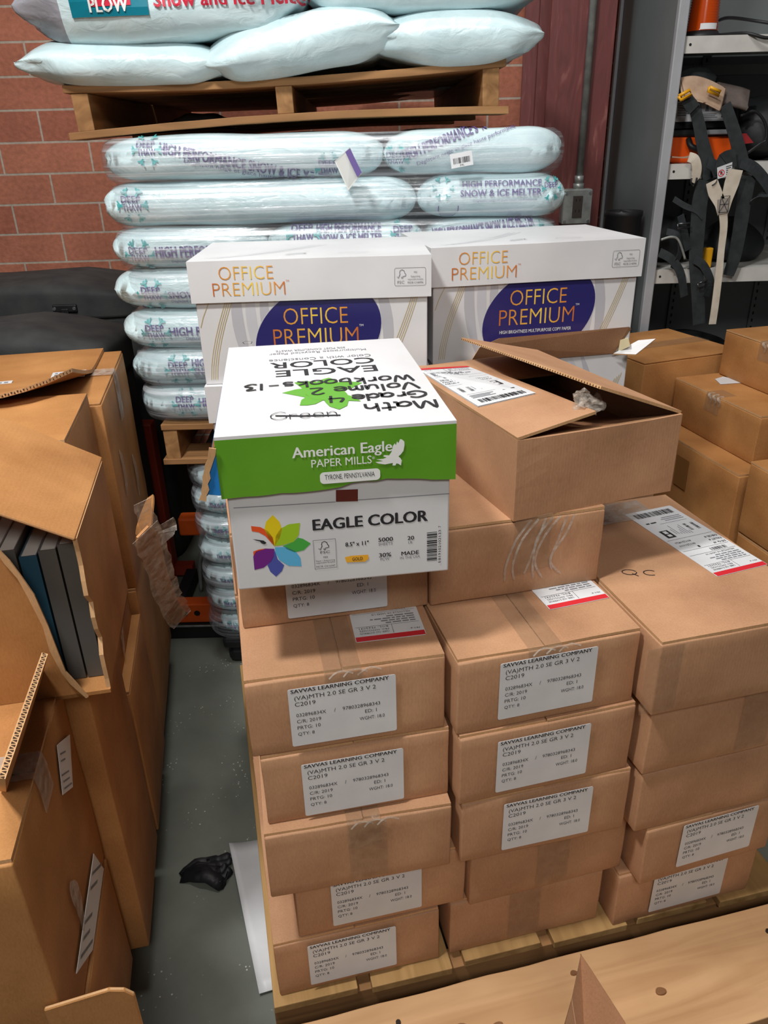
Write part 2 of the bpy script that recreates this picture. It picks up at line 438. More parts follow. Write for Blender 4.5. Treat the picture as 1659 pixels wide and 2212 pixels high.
# ------------------------------------------------------------------ print: flat lettering and shapes laid on a face
def frame(o, x, y):
    """4x4 placing local (u, v, lift) on a face: origin o, u along x, v along y, lift along x cross y"""
    x = Vector(x).normalized(); y = Vector(y).normalized(); n = x.cross(y); o = Vector(o)
    return Matrix(((x.x, y.x, n.x, o.x), (x.y, y.y, n.y, o.y), (x.z, y.z, n.z, o.z), (0, 0, 0, 1)))
_tc = {}
def text_geo(s, bold=0.0, res=2):
    k = (s, bold, res)
    if k not in _tc:
        cu = bpy.data.curves.new('t', 'FONT'); cu.body = s; cu.resolution_u = res; cu.offset = bold; cu.fill_mode = 'FRONT'
        ob = bpy.data.objects.new('t', cu)
        me = bpy.data.meshes.new_from_object(ob)
        vs = [(v.co.x, v.co.y) for v in me.vertices]; fs = [tuple(p.vertices) for p in me.polygons]
        bpy.data.objects.remove(ob); bpy.data.curves.remove(cu); bpy.data.meshes.remove(me)
        _tc[k] = (vs, fs)
    return _tc[k]
def text(bm, M, s, x, y, w=None, h=None, mi=0, bold=0.0, lift=0.0004, res=2, slant=0.0):
    """lettering whose box starts at (x, y) and is w wide and h high (one may be left out)"""
    vs, fs = text_geo(s, min(bold, 0.0), res)
    if not vs: return
    x0 = min(v[0] for v in vs); x1 = max(v[0] for v in vs); y0 = min(v[1] for v in vs); y1 = max(v[1] for v in vs)
    sx = w / (x1 - x0) if w else None; sy = h / (y1 - y0) if h else None
    sx = sx or sy; sy = sy or sx
    nv = [bm.verts.new(M @ Vector((x + (a - x0) * sx + slant * (b - y0) * sy, y + (b - y0) * sy, lift))) for a, b in vs]
    for f in fs:
        try:
            g = bm.faces.new([nv[i] for i in f]); g.material_index = mi
        except ValueError: pass
    if bold > 0:      # heavier strokes: the same letters printed again a hair to each side
        d = bold * 1.1 * (y1 - y0) * sy
        for dx, dy in ((d, 0), (-d, 0), (0, d * 0.6)):
            text(bm, M, s, x + dx, y + dy, (x1 - x0) * sx, (y1 - y0) * sy, mi, 0.0, lift + 0.00003 * (1 + (dx > 0) + 2 * (dy > 0)), res, slant)
def rect(bm, M, x0, y0, x1, y1, mi=0, lift=0.0002, nx=1, ny=1):
    g = [[bm.verts.new(M @ Vector((x0 + (x1 - x0) * i / nx, y0 + (y1 - y0) * j / ny, lift))) for i in range(nx + 1)] for j in range(ny + 1)]
    for j in range(ny):
        for i in range(nx):
            f = bm.faces.new((g[j][i], g[j][i + 1], g[j + 1][i + 1], g[j + 1][i])); f.material_index = mi
def shape(bm, M, pts, mi=0, lift=0.0003):
    f = bm.faces.new([bm.verts.new(M @ Vector((p[0], p[1], lift))) for p in pts]); f.material_index = mi
    f.normal_update()
    bmesh.ops.triangulate(bm, faces=[f])
def line(bm, M, pts, w, mi=0, lift=0.0003):
    P = [Vector((p[0], p[1])) for p in pts]; row = []
    for i, p in enumerate(P):
        t = P[min(i + 1, len(P) - 1)] - P[max(i - 1, 0)]
        if t.length < 1e-9: t = Vector((1, 0))
        t.normalize(); n = Vector((-t.y, t.x))
        ww = w[i] if isinstance(w, (list, tuple)) else w
        a, b = p - n * ww / 2, p + n * ww / 2
        row.append((bm.verts.new(M @ Vector((a.x, a.y, lift))), bm.verts.new(M @ Vector((b.x, b.y, lift)))))
    for r0, r1 in zip(row, row[1:]):
        f = bm.faces.new((r0[0], r1[0], r1[1], r0[1])); f.material_index = mi
def outline(bm, M, x0, y0, x1, y1, w, mi, lift=0.0003):
    for a in ((x0, y0, x1, y0 + w), (x0, y1 - w, x1, y1), (x0, y0, x0 + w, y1), (x1 - w, y0, x1, y1)): rect(bm, M, *a, mi, lift)
def rrect_pts(x0, y0, x1, y1, r, n=5):
    out = []
    for cx, cy, a in ((x1 - r, y0 + r, -90), (x1 - r, y1 - r, 0), (x0 + r, y1 - r, 90), (x0 + r, y0 + r, 180)):
        for k in range(n + 1):
            t = radians(a + 90 * k / n); out.append((cx + r * cos(t), cy + r * sin(t)))
    return out
def barcode(bm, M, x0, y0, x1, y1, mi, seed=1, vertical=False, lift=0.0004):
    rd = random.Random(seed); t = 0.0
    Ln = (x1 - x0) if not vertical else (y1 - y0)
    while t < Ln:
        w = rd.choice((0.0005, 0.0008, 0.0014, 0.0019)) * max(1, Ln / 0.07)
        w = min(w, Ln - t)
        if vertical: rect(bm, M, x0, y0 + t, x1, y0 + t + w, mi, lift)
        else: rect(bm, M, x0 + t, y0, x0 + t + w, y1, mi, lift)
        t += w + rd.choice((0.0006, 0.001, 0.0016)) * max(1, Ln / 0.07)
# ================================================================== setting
bm = bmesh.new(); rect(bm, Matrix(), -4, -4, 4, 6, 0, 0, 16, 16)
fl = mk('floor', bm, FLOORM); tag(fl, 'worn grey concrete floor with white specks', kind='structure')
bm = bmesh.new(); box(bm, -3.2, 3.6, 0, 0.2, 0, 4.2)
wb = mk('wall_back', bm, BRICK); wb.location = (0, 3.34, 0); wb.rotation_euler = (0, 0, radians(2.0))
tag(wb, 'red brick wall behind the pallets', kind='structure')
# steel column: wide flange section
bm = bmesh.new()
box(bm, 0.592, 0.806, 2.95, 2.966, 0, 4.0); box(bm, 0.592, 0.806, 3.15, 3.166, 0, 4.0); box(bm, 0.692, 0.704, 2.966, 3.15, 0, 4.0)
box(bm, 0.545, 0.62, 3.18, 3.19, 0, 4.0)
cl = mk('trim_1', bm, COLM); tag(cl, 'oxide red steel column carrying the conduit', kind='structure')
for dx in (0.62, 0.78):
    pass
# conduit and outlet
t = thing('electrical_outlet', 'galvanised outlet box with conduit on the red steel column', 'outlet', (0.715, 2.95, 1.18))
bm = rbox(-0.052, 0.052, -0.05, 0.0, 0, 0.118, 0.006); mk('outlet_box', bm, GALV, t)
bm = rbox(-0.05, 0.05, -0.054, -0.05, 0.003, 0.115, 0.0015)
mk('cover_plate', bm, GALV, t)
bm = rbox(-0.017, 0.017, -0.057, -0.053, 0.024, 0.096, 0.001)
for zz in (0.042, 0.078):
    box(bm, -0.008, -0.005, -0.0575, -0.0565, zz, zz + 0.009, 1); box(bm, 0.005, 0.008, -0.0575, -0.0565, zz, zz + 0.009, 1)
mk('receptacle', bm, [flat('brown_receptacle', (66, 58, 54), 0.4), flat('slot_black', (12, 12, 12), 0.6)], t)
for sx in (-1, 1):
    for zz in (0.012, 0.106):
        bm = bmesh.new(); tube(bm, [(sx * 0.042, -0.054, zz), (sx * 0.042, -0.057, zz)], 0.005, 10); mk('screw', bm, STEEL, t)
bm = bmesh.new(); tube(bm, [(0.005, -0.026, 0.118), (0.005, -0.026, 2.7)], 0.0125, 14)
mk('conduit', bm, GALV, t)
bm = bmesh.new(); tube(bm, [(0.005, -0.026, 0.116), (0.005, -0.026, 0.135)], 0.019, 12); tube(bm, [(0.005, -0.026, 0.135), (0.005, -0.026, 0.16)], 0.016, 12)
mk('conduit_connector', bm, GALV, t)

# ================================================================== bags of ice melt
def bag_bm(w, d, h, seed, nu=44, nv=30, px=0.05, py=0.05, rough=0.006, seam=0.0, droop=0.0, pin=0.10, rnd=False):
    def stad(q, half, r):
        t = (abs(q) * half - (half - r)) / r
        return 1.0 if t <= 0 else max(0.0, 1 - t * t) ** 0.5
    bm = bmesh.new()
    grid = {}
    for s in (1, -1):
        for i in range(nu + 1):
            for j in range(nv + 1):
                edge = i in (0, nu) or j in (0, nv)
                if edge and s == -1: grid[(s, i, j)] = grid[(1, i, j)]; continue
                a = -1 + 2 * i / nu; c = -1 + 2 * j / nv
                u = math.copysign(abs(sin(a * pi / 2)) ** 0.9, a); v = math.copysign(abs(sin(c * pi / 2)) ** 0.95, c)
                prof = stad(u, w / 2, px) * stad(v, d / 2, py) * (1 - 0.10 * u * u * abs(v))
                if rnd:
                    tu = max(0.0, (abs(u) * w / 2 - (w / 2 - px)) / px); tv = max(0.0, (abs(v) * d / 2 - (d / 2 - py)) / py)
                    tt = hypot(tu, tv); k = 1 / tt if tt > 1 else 1.0
                    if tu: u = math.copysign((w / 2 - px + px * tu * k) / (w / 2), u)
                    if tv: v = math.copysign((d / 2 - py + py * tv * k) / (d / 2), v)
                    prof = max(0.0, 1 - min(1, tt) ** 2.4) ** 0.45
                x = u * w / 2 * (1 - 0.05 * abs(v) ** 3 * (1 - abs(u) ** 8)); y = v * d / 2 * (1 - pin * abs(u) ** 6)
                if seam: x += math.copysign(seam * abs(u) ** 10 * (1 - 0.5 * abs(v)), u)
                z = s * h / 2 * prof
                p = Vector((x, y, z))
                e = abs(u) ** 3
                if not (rnd and tt >= 1): p += Vector((0, 1, 1)) * noise.noise(Vector((x * 9 + seed * 5, y * 26, z * (12 if rnd else 40) + s))) * rough * (0.5 + (0.5 if rnd else 1.6) * e) * (0.2 if edge else 1)
                if not (rnd and tt >= 1): p += noise.noise_vector(Vector((x * 5 + seed, y * 5, z * 8))) * rough * 1.2
                p.z += droop * u * u * -1
                grid[(s, i, j)] = bm.verts.new(p)
    for s in (1, -1):
        for i in range(nu):
            for j in range(nv):
                q = [grid[(s, i, j)], grid[(s, i + 1, j)], grid[(s, i + 1, j + 1)], grid[(s, i, j + 1)]]
                try: bm.faces.new(q if s == 1 else q[::-1])
                except ValueError: pass
    if rnd: bmesh.ops.remove_doubles(bm, verts=list(bm.verts), dist=1e-5); bmesh.ops.dissolve_degenerate(bm, dist=1e-6, edges=list(bm.edges))
    return bm
def bag(name, label, cx, cy, z0, w, d, h, seed, group, rx=0.0, rz=0.0, ry=0.0, **kw):
    bm = bag_bm(w, d, h, seed, **kw)
    o = mk(name, bm, [BAG, BAG_END], None, True)
    o.location = (cx, cy, z0 + h / 2); o.rotation_euler = (rx, ry, rz)
    tag(o, label, 'bag', group)
    return o
def bag_print(o, items, extra=None, name='printed_lettering'):
    """flat print wrapped on the front of a bag; item = (text, x, z, angle, width, height, ink)"""
    M = Matrix.Translation(o.location) @ o.rotation_euler.to_matrix().to_4x4()
    inv = M.inverted()
    me = o.data
    bvh = BVHTree.FromPolygons([M @ v.co for v in me.vertices], [tuple(p.vertices) for p in me.polygons])
    bm = bmesh.new()
    for s, x, z, ang, w, h, mi in items:
        A = Matrix.Translation((x, 0, z)) @ Matrix.Rotation(-ang, 4, 'Y') @ Matrix.Rotation(pi / 2, 4, 'X')
        if s == '*':
            for k in range(6):
                a = k * pi / 3
                line(bm, A, [(0.35 * w * cos(a), 0.35 * w * sin(a)), (0.6 * w * cos(a), 0.6 * w * sin(a))], w * 0.09, mi)
                for sg in (-1, 1):
                    line(bm, A, [(0.47 * w * cos(a), 0.47 * w * sin(a)), (0.6 * w * cos(a + sg * .25), 0.6 * w * sin(a + sg * .25))], w * 0.06, mi)
        elif s == '#':
            rect(bm, A, 0, 0, w, h, mi, 0, 10, 6)
        elif s == '~':
            line(bm, A, [(0, 0), (0, -h * .5), (w * .12, -h), (w * .8, -h), (w, -h * .5), (w, 0)], 0.0022, mi)
        else: text(bm, A, s, 0, 0, w, h, mi, 0.035 if h and h > 0.012 else 0.0, 0)
    kill = []
    bm.verts.index_update(); mi_lift = {}
    for f in bm.faces:
        for v in f.verts: mi_lift[v.index] = (0, 0.0008, 0, 0.0012, 0.0024, 0)[f.material_index]
    for v in bm.verts:
        p = v.co.copy(); hit = bvh.ray_cast(Vector((p.x, -1, p.z)), Vector((0, 1, 0)))
        if hit[0] is None: kill.append(v); continue
        lift = 0.0036 + mi_lift.get(v.index, 0)
        v.co = inv @ (hit[0] + hit[1] * lift)
    bmesh.ops.delete(bm, geom=kill, context='VERTS')
    mk(name, bm, [PURPLE, TEAL, TEALD, REDP, WHITEI, INKG], o)
HP, SI, HPS = 'HIGH PERFORMANCE', 'SNOW & ICE MELTER', 'HIGH PERFORMANCE SNOW & ICE MELTER'
DG = 'Déglaçant neige et glace haute performance'
def flake(x, z, k=1.0):
    return [('*', x + 0.026 * k, z + 0.008 * k, 0, 0.062 * k, 0, 1), ('DEEP', x, z + 0.014 * k, 0, 0.046 * k, 0.0135 * k, 0), ('THAW', x + 0.002, z - 0.003 * k, 0, 0.046 * k, 0.0135 * k, 0)]

ZM = 0.80; PM = 0.0985
XL, XR = -0.655, 0.452
YF = 1.935
G_MID = 'film wrapped ice melt bags on the middle pallet'
where = ['lowest', 'second lowest', 'third lowest', 'middle', 'third from top', 'second from top', 'topmost']
mids = {}
for k in range(7):
    z = ZM + k * PM
    sh = [(0.012, -0.01), (0.0, 0.0), (-0.008, 0.0), (-0.014, 0.004), (0.0, 0.0), (0.004, 0.01), (0.02, -0.012)][k]
    if k % 2 == 0: cuts = [XL + sh[0], (-0.10 if k != 6 else 0.02), XR + sh[1]]
    else: cuts = [XL + sh[0], -0.292, 0.085, XR + sh[1]]
    if k == 4: cuts = [XL, -0.27, 0.12, XR]
    if k == 5: cuts = [XL, 0.10, XR + 0.01]
    for j in range(len(cuts) - 1):
        w = cuts[j + 1] - cuts[j]
        side = ['left end', 'right end'][j] if len(cuts) == 3 else ['left end', 'centre', 'right end'][j]
        o = bag('ice_melt_bag', f'aqua ice melt bag, {side} of the {where[k]} layer, middle pallet', (cuts[j] + cuts[j + 1]) / 2, YF + 0.275, z, w * 1.0, 0.55, PM * 1.0, k * 10 + j, G_MID, px=0.09, py=0.06, rough=0.005, pin=0.0, rnd=True)
        mids[(k, j)] = o
for k in range(7):  # unseen back row, added to keep light out of the pallet opening above
    for j in range(2):
        bag('ice_melt_bag', f'unseen light-blocking aqua ice melt bag, back row {["left", "right"][j]}, {where[k]} layer, middle pallet', (XL + 0.01, -0.10)[j] + 0.275, YF + 0.83, ZM + k * PM, 0.55, 0.54, PM, 900 + k * 2 + j, G_MID, px=0.085, py=0.052, nu=24, nv=20, pin=0.0, rnd=True)
# print, measured from the photograph in metres on the front plane of the stack
bag_print(mids[(6, 0)], flake(-0.545, 1.452, .9) + [(HPS, -0.495, 1.452, -0.19, 0.40, 0.022, 0), (DG, -0.44, 1.43, -0.19, 0.30, 0.011, 0)] + flake(-0.13, 1.405, .9))
bag_print(mids[(6, 1)], flake(0.03, 1.42, .8) + [(HPS, 0.07, 1.425, 0.30, 0.335, 0.021, 0), (DG, 0.10, 1.412, 0.30, 0.24, 0.010, 0)])
bag_print(mids[(5, 0)], flake(-0.60, 1.335))
bag_print(mids[(5, 1)], [('*', 0.16, 1.36, 0, 0.04, 0, 1), (HP, 0.205, 1.362, 0, 0.185, 0.0125, 0), (SI, 0.20, 1.342, 0, 0.19, 0.0145, 0), (DG, 0.23, 1.331, 0, 0.15, 0.006, 0), ('*', 0.415, 1.355, 0, 0.042, 0, 1), ('DEEP', 0.397, 1.357, 0, 0.034, 0.011, 0), ('~', 0.15, 1.325, 0, 0.045, 0.02, 0)])
bag_print(mids[(4, 0)], flake(-0.60, 1.222) + [(HP, -0.535, 1.224, 0, 0.21, 0.026, 0), ('SNOW & ICE MELTER', -0.33, 1.217, 0, 0.055, 0.02, 0), (DG, -0.50, 1.212, 0, 0.16, 0.008, 0)])
bag_print(mids[(4, 1)], flake(-0.205, 1.257, 1.1) + [(HP, -0.145, 1.27, 0, 0.155, 0.0165, 0), (SI, -0.145, 1.25, 0, 0.158, 0.0165, 0), (DG, -0.145, 1.238, 0, 0.15, 0.008, 0), ('*', 0.065, 1.262, 0, 0.055, 0, 1), ('DEEP', 0.04, 1.266, 0, 0.045, 0.013, 0), ('THAW', 0.04, 1.25, 0, 0.045, 0.013, 0)])
bag_print(mids[(4, 2)], [(HPS, 0.14, 1.25, 0.10, 0.24, 0.02, 0), ('*', 0.42, 1.275, 0, 0.05, 0, 1)])
bag_print(mids[(3, 0)], flake(-0.585, 1.128) + [('SNOW', -0.52, 1.128, 0, 0.07, 0.016, 0), ('& ICE MELTER', -0.44, 1.128, 0, 0.13, 0.016, 0), (DG, -0.515, 1.116, 0, 0.19, 0.008, 0), ('~', -0.635, 1.11, 0, 0.04, 0.02, 0)])
bag_print(mids[(2, 0)], flake(-0.59, 1.034) + [(HP, -0.53, 1.035, 0, 0.24, 0.02, 0), (DG, -0.49, 1.022, 0, 0.19, 0.009, 0)])
bag_print(mids[(1, 0)], flake(-0.545, 0.938, 1.05) + [(HP, -0.484, 0.955, 0, 0.19, 0.017, 0), (SI, -0.48, 0.934, 0, 0.18, 0.017, 0), (DG, -0.478, 0.921, 0, 0.17, 0.008, 0), ('~', -0.62, 0.92, 0, 0.04, 0.02, 0)])
bag_print(mids[(0, 0)], flake(-0.54, 0.845) + [(HP, -0.48, 0.848, 0, 0.21, 0.02, 0), (DG, -0.44, 0.836, 0, 0.17, 0.009, 0)])
# small papers on the wrapped stack
o = thing('barcode_sticker', 'white barcode sticker on the wrapped bags', 'sticker', (0.175, 1.905, 1.405), radians(-4))
bm = bmesh.new(); Mx = Matrix.Rotation(radians(-9), 4, 'Y') @ Matrix.Rotation(pi / 2, 4, 'X')
slab(bm, [Mx @ Vector(p) for p in ((0, 0, 0), (0.05, 0, 0), (0.05, 0.03, 0), (0, 0.03, 0))], 0.0006, (0, -1, 0), 0)
barcode(bm, Mx, 0.006, 0.008, 0.044, 0.02, 1, 5); text(bm, Mx, '34L', 0.02, 0.002, 0.01, 0.004, 1)
mk('paper', bm, [PAPER, INK], o)
bm = bmesh.new()
A = [(-0.0910, 1.9000, 1.4270), (-0.0540, 1.9000, 1.4550), (-0.0310, 1.9000, 1.4000), (-0.0630, 1.9000, 1.3650)]
cx = sum(p[0] for p in A) / 4; cz = sum(p[2] for p in A) / 4
o = thing('torn_wrapper', 'loose torn white corner with purple stripe on the wrapped bags', 'wrapper', (cx, 1.9, cz))
slab(bm, [(p[0] - cx, dy, p[2] - cz) for p, dy in zip(A, (0.0, -0.03, -0.012, 0.0))], 0.001, (0, -1, 0.2), 0)
mk('torn_film', bm, WHITEI, o)
B = [(-0.0650, 1.8840, 1.4460), (-0.0540, 1.8840, 1.4530), (-0.0300, 1.8840, 1.4040), (-0.0400, 1.8840, 1.3940)]
bm = bmesh.new(); slab(bm, [(p[0] - cx, -0.034, p[2] - cz) for p in B], 0.001, (0, -1, 0.2), 0); mk('printed_stripe', bm, PURPLE, o)

# lower stack
G_LOW = 'film wrapped ice melt bags on the bottom pallet'
ZL = 0.10; PL = 0.0826
for k in range(7):
    z = ZL + k * PL
    xl = -0.545 + [0.03, 0.008, 0.0, -0.004, 0.006, 0.0, 0.002][k]
    cuts = [xl, -0.12, 0.30]
    for j in range(2):
        o = bag('ice_melt_bag', f'aqua ice melt bag, {["left", "right"][j]} end of the {where[k]} layer, bottom pallet', (cuts[j] + cuts[j + 1]) / 2, 1.94 + 0.275, z, cuts[j + 1] - cuts[j], 0.55, PL, 300 + k * 7 + j, G_LOW, px=0.09, py=0.055, rough=0.006, pin=0.0, rnd=True)
        if j == 0: bag_print(o, [(HP, -0.455, z + 0.034, 0, 0.2, 0.015, 0), ('THAW', -0.49, z + 0.034, 0, 0.03, 0.013, 0), ('*', -0.468, z + 0.03, 0, 0.045, 0, 1)])

def film(name, label, x0, x1, y0, y1, z0, z1, nlay, off, mat, depth_in, seed):
    """thin film hugging a stack of bags, a little slack between the layers"""
    pts = []
    r = 0.09
    n = 10
    pts += [(x0, y1 - (y1 - y0 - r) * i / 14) for i in range(14)]
    pts += [(x0 + r - r * cos(pi / 2 * i / n), y0 + r - r * sin(pi / 2 * i / n)) for i in range(n)]
    pts += [(x0 + r + (x1 - x0 - 2 * r) * i / 60, y0) for i in range(60)]
    pts += [(x1 - r + r * sin(pi / 2 * i / n), y0 + r - r * cos(pi / 2 * i / n)) for i in range(n)]
    pts += [(x1, y0 + r + (y1 - y0 - r) * i / 14) for i in range(15)]
    cx, cy = (x0 + x1) / 2, (y0 + y1) / 2
    nz = nlay * 9
    bm = bmesh.new(); rows = []
    for k in range(nz + 1):
        t = k / nz; z = z0 + (z1 - z0) * t
        ph = (t * nlay) % 1.0
        b = (1 - abs(2 * ph - 1) ** 2.3) ** 0.5 if abs(2 * ph - 1) < 1 else 0
        row = []
        for i, (x, y) in enumerate(pts):
            a, c = pts[max(i - 1, 0)], pts[min(i + 1, len(pts) - 1)]
            tx, ty = c[0] - a[0], c[1] - a[1]; l = hypot(tx, ty) or 1
            nx, ny = ty / l, -tx / l
            d = off - depth_in * (1 - b) + 0.004 * noise.noise(Vector((x * 4, z * 12, seed + y * 4)))
            row.append(bm.verts.new((x + nx * d, y + ny * d, z)))
        rows.append(row)
    for r0, r1 in zip(rows, rows[1:]):
        for i in range(len(pts) - 1): bm.faces.new((r0[i], r0[i + 1], r1[i + 1], r1[i]))
    o = mk(name, bm, mat, None, True)
    tag(o, label, 'plastic wrap')
    return o
film('stretch_wrap', 'glossy clear stretch film wrapped round the middle pallet of bags', XL + 0.010, XR - 0.006, YF - 0.004, 3.04, ZM + 0.0, ZM + 7 * PM - 0.004, 7, 0.006, WRAP, 0.026, 1)
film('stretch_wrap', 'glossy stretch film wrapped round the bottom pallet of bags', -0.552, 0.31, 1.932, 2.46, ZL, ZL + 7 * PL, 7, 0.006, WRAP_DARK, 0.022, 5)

# ------------------------------------------------------------------ pallets
def pallet(name, label, loc, rz, w, d, nb, stringers, mt, ms, boards='x', th=0.018, sh=0.09, ry=0.0, bow=0.0, bottom=True):
    """boards='x': deck boards run along x on stringers along y;  boards='y': the other way round"""
    t = thing(name, label, 'pallet', loc, rz)
    t.rotation_euler = (0, ry, rz)
    H = th + sh + th if bottom else th + sh
    zb = th if bottom else 0
    def board(nm, x0, x1, y0, y1, z0, z1, m, sd):
        bm = rbox(x0, x1, y0, y1, z0, z1, 0.0015, 0)
        if bow:
            bmesh.ops.subdivide_edges(bm, edges=[e for e in bm.edges if abs((e.verts[0].co - e.verts[1].co).x) > 0.2], cuts=12)
            for v in bm.verts: v.co.z += bow * (1 - ((v.co.x - w / 2) / (w / 2)) ** 2) * (-1 if v.co.z > H / 2 else 1) * (1 if v.co.z < th * 1.2 or v.co.z > H - th * 1.2 else 0)
        wobble(bm, 0.0012, 9, sd)
        mk(nm, bm, m, t)
    for i, s in enumerate(stringers):
        if boards == 'x': board('stringer', s, s + 0.038, 0.004, d - 0.004, zb, zb + sh, ms, i)
        else: board('stringer', 0.0, w, s, s + 0.038, zb, zb + sh, ms, i)
    ext = d if boards == 'x' else w
    bw = ext / nb - 0.02
    for i in range(nb):
        a = i * (ext - bw) / (nb - 1)
        if boards == 'x': board('deck_board', -0.003, w + 0.003, a, a + bw, zb + sh, H, mt, 10 + i)
        else: board('deck_board', a, a + bw, -0.006 * (i % 2), d, zb + sh, H, mt, 10 + i)
    if bottom:
        for i in range(3):
            ed = d if boards == 'x' else w
            a = i * (ed - 0.12) / 2
            if boards == 'x': board('bottom_board', -0.01, w + 0.01, a, a + 0.12, 0, th, mt, 30 + i)
            else: board('bottom_board', a, a + 0.12, 0, d, 0, th, mt, 30 + i)
    return t
# top pallet (bags above), middle pallet, black plastic base
pallet('wooden_pallet', 'weathered wooden pallet under the topmost bags, open front showing three stringers', (-0.695, 1.97, 1.484), radians(1.2), 1.0, 1.22, 8, (0.012, 0.475, 0.95), WOOD_OLDX, WOOD_OLD, 'x', 0.016, 0.080, -0.032, 0.012)
pallet('wooden_pallet', 'wooden pallet between the two film wrapped stacks of bags', (-0.59, 1.94, 0.681), 0, 0.98, 0.95, 6, (0.0, 0.47, 0.942), WOOD_OLDX, WOOD_OLD, 'x', 0.016, 0.084, 0, 0)
t = thing('plastic_pallet', 'black plastic pallet on the floor under the lowest bags', 'pallet', (-0.50, 1.95, 0))
for ix, fx in enumerate((0.0, 0.33, 0.66)):
    for fy in (0.0, 0.4):
        bm = rbox(fx, fx + 0.15, fy, fy + 0.14, 0, 0.06, 0.02); mk('foot', bm, BLACKP, t)
bm = rbox(-0.01, 0.84, -0.01, 0.56, 0.06, 0.098, 0.012); mk('deck', bm, BLACKP, t)

# top bags
G_TOP = 'loose aqua ice melt bags on the top pallet'
tb = []
tb.append(bag('ice_melt_bag', 'pale aqua bag lying at the left of the lower layer on the top pallet', -0.545, 2.23, 1.590, 0.47, 0.60, 0.092, 501, G_TOP, seam=0.03, ry=0.035, px=0.13, py=0.06, rough=0.007))
tb.append(bag('ice_melt_bag', 'pale aqua bag slanting in the middle of the lower layer on the top pallet', -0.155, 2.22, 1.606, 0.42, 0.62, 0.115, 502, G_TOP, seam=0.02, ry=-0.13, px=0.12, py=0.065, rough=0.007))
tb.append(bag('ice_melt_bag', 'pale aqua bag with a pointed end, right of the lower layer, top pallet', 0.185, 2.23, 1.613, 0.37, 0.60, 0.115, 503, G_TOP, seam=0.03, ry=-0.02, px=0.17, py=0.07, rough=0.007))
b = bag('ice_melt_bag', 'bag with red lettering, teal panel and silver end on the top pallet', -0.45, 2.20, 1.668, 0.63, 0.60, 0.165, 504, G_TOP, seam=0.0, ry=-0.03, px=0.16, py=0.085, rough=0.007)
for p in b.data.polygons:
    if p.center.x < -0.212: p.material_index = 1
tb.append(b)
for j in range(2):  # unseen pair, added to block light falling into the gap by the wall
    bag('ice_melt_bag', f'unseen light-blocking aqua ice melt bag, back row {["left", "right"][j]}, top pallet', (-0.44, 0.07)[j], 2.84, 1.60, 0.5, 0.56, 0.12, 950 + j, G_TOP, px=0.13, py=0.06, nu=24, nv=20)
bag_print(b, [('#', -0.63, 1.716, 0.0, 0.165, 0.08, 2), ('#', -0.585, 1.733, 0.0, 0.085, 0.06, 3), ('SNO', -0.572, 1.750, 0.0, 0.058, 0.02, 4), ('PLOW', -0.588, 1.724, 0.0, 0.082, 0.024, 4), ('Snow and Ice Melter', -0.452, 1.729, 0.02, 0.325, 0.026, 3)], name='printed_panel')
tb.append(bag('ice_melt_bag', 'pale aqua bag above the right end of the top pallet, cut by the photo edge', 0.12, 2.22, 1.712, 0.54, 0.60, 0.13, 505, G_TOP, seam=0.0, ry=-0.02, px=0.12, py=0.07, rough=0.007))
# crumpled film above the lower bags seen inside the pallet opening
bm = bmesh.new(); bmesh.ops.create_icosphere(bm, subdivisions=4, radius=1)
for v in bm.verts:
    v.co = Vector((v.co.x * 0.085, v.co.y * 0.07, max(v.co.z, -0.15) * 0.028)); 
wobble(bm, 0.008, 22, 3)
o = mk('plastic_film', bm, BLACKP, None, True); o.location = (-0.43, 2.15, 1.511)
tag(o, 'bunched dark plastic film inside the open top pallet', 'plastic film')
# ================================================================== carton pallet
pallet('wooden_pallet', 'yellow pine pallet carrying the stacked brown cartons', (-0.210, 0.799, 0.0), radians(12.4), 1.0, 0.98, 6, (0.004, 0.47, 0.935), WOOD_YEL, WOOD_OLDX, 'y', 0.017, 0.105)

def savvas_label():
    bm = bmesh.new(); M = frame((0, 0, 0), (1, 0, 0), (0, 0, 1))
    W_, H_ = 0.1524, 0.1016
    pts = [(p[0], -0.0006, p[1]) for p in rrect_pts(0, 0, W_, H_, 0.003, 3)]
    slab(bm, pts, 0.0006, (0, -1, 0), 0)
    def T(s, x0, x1, y, h, b=0.0): text(bm, M, s, x0 * W_, y * H_, (x1 - x0) * W_, h * H_, 1, b, 0.0009, 2)
    T('SAVVAS LEARNING COMPANY', .028, .935, .93, .062, 0.03)
    T('(VA)MTH 2.0 SE GR 3 V 2', .055, .81, .785, .092)
    T('C2019', .055, .245, .70, .07)
    T('032896834X', .06, .335, .515, .06); T('/', .41, .425, .51, .065); T('9780328968343', .49, .845, .515, .06)
    T('C/R: 2019', .06, .285, .405, .06); T('ED: 1', .70, .81, .405, .06)
    T('PRTG: 10', .06, .275, .295, .06); T('WGHT: 18.0', .645, .885, .285, .06)
    T('QTY: 8', .06, .215, .175, .065)
    o = mk('carton_label', bm, [PAPER, INK])
    return o
LAB = savvas_label()
LAB_USED = []
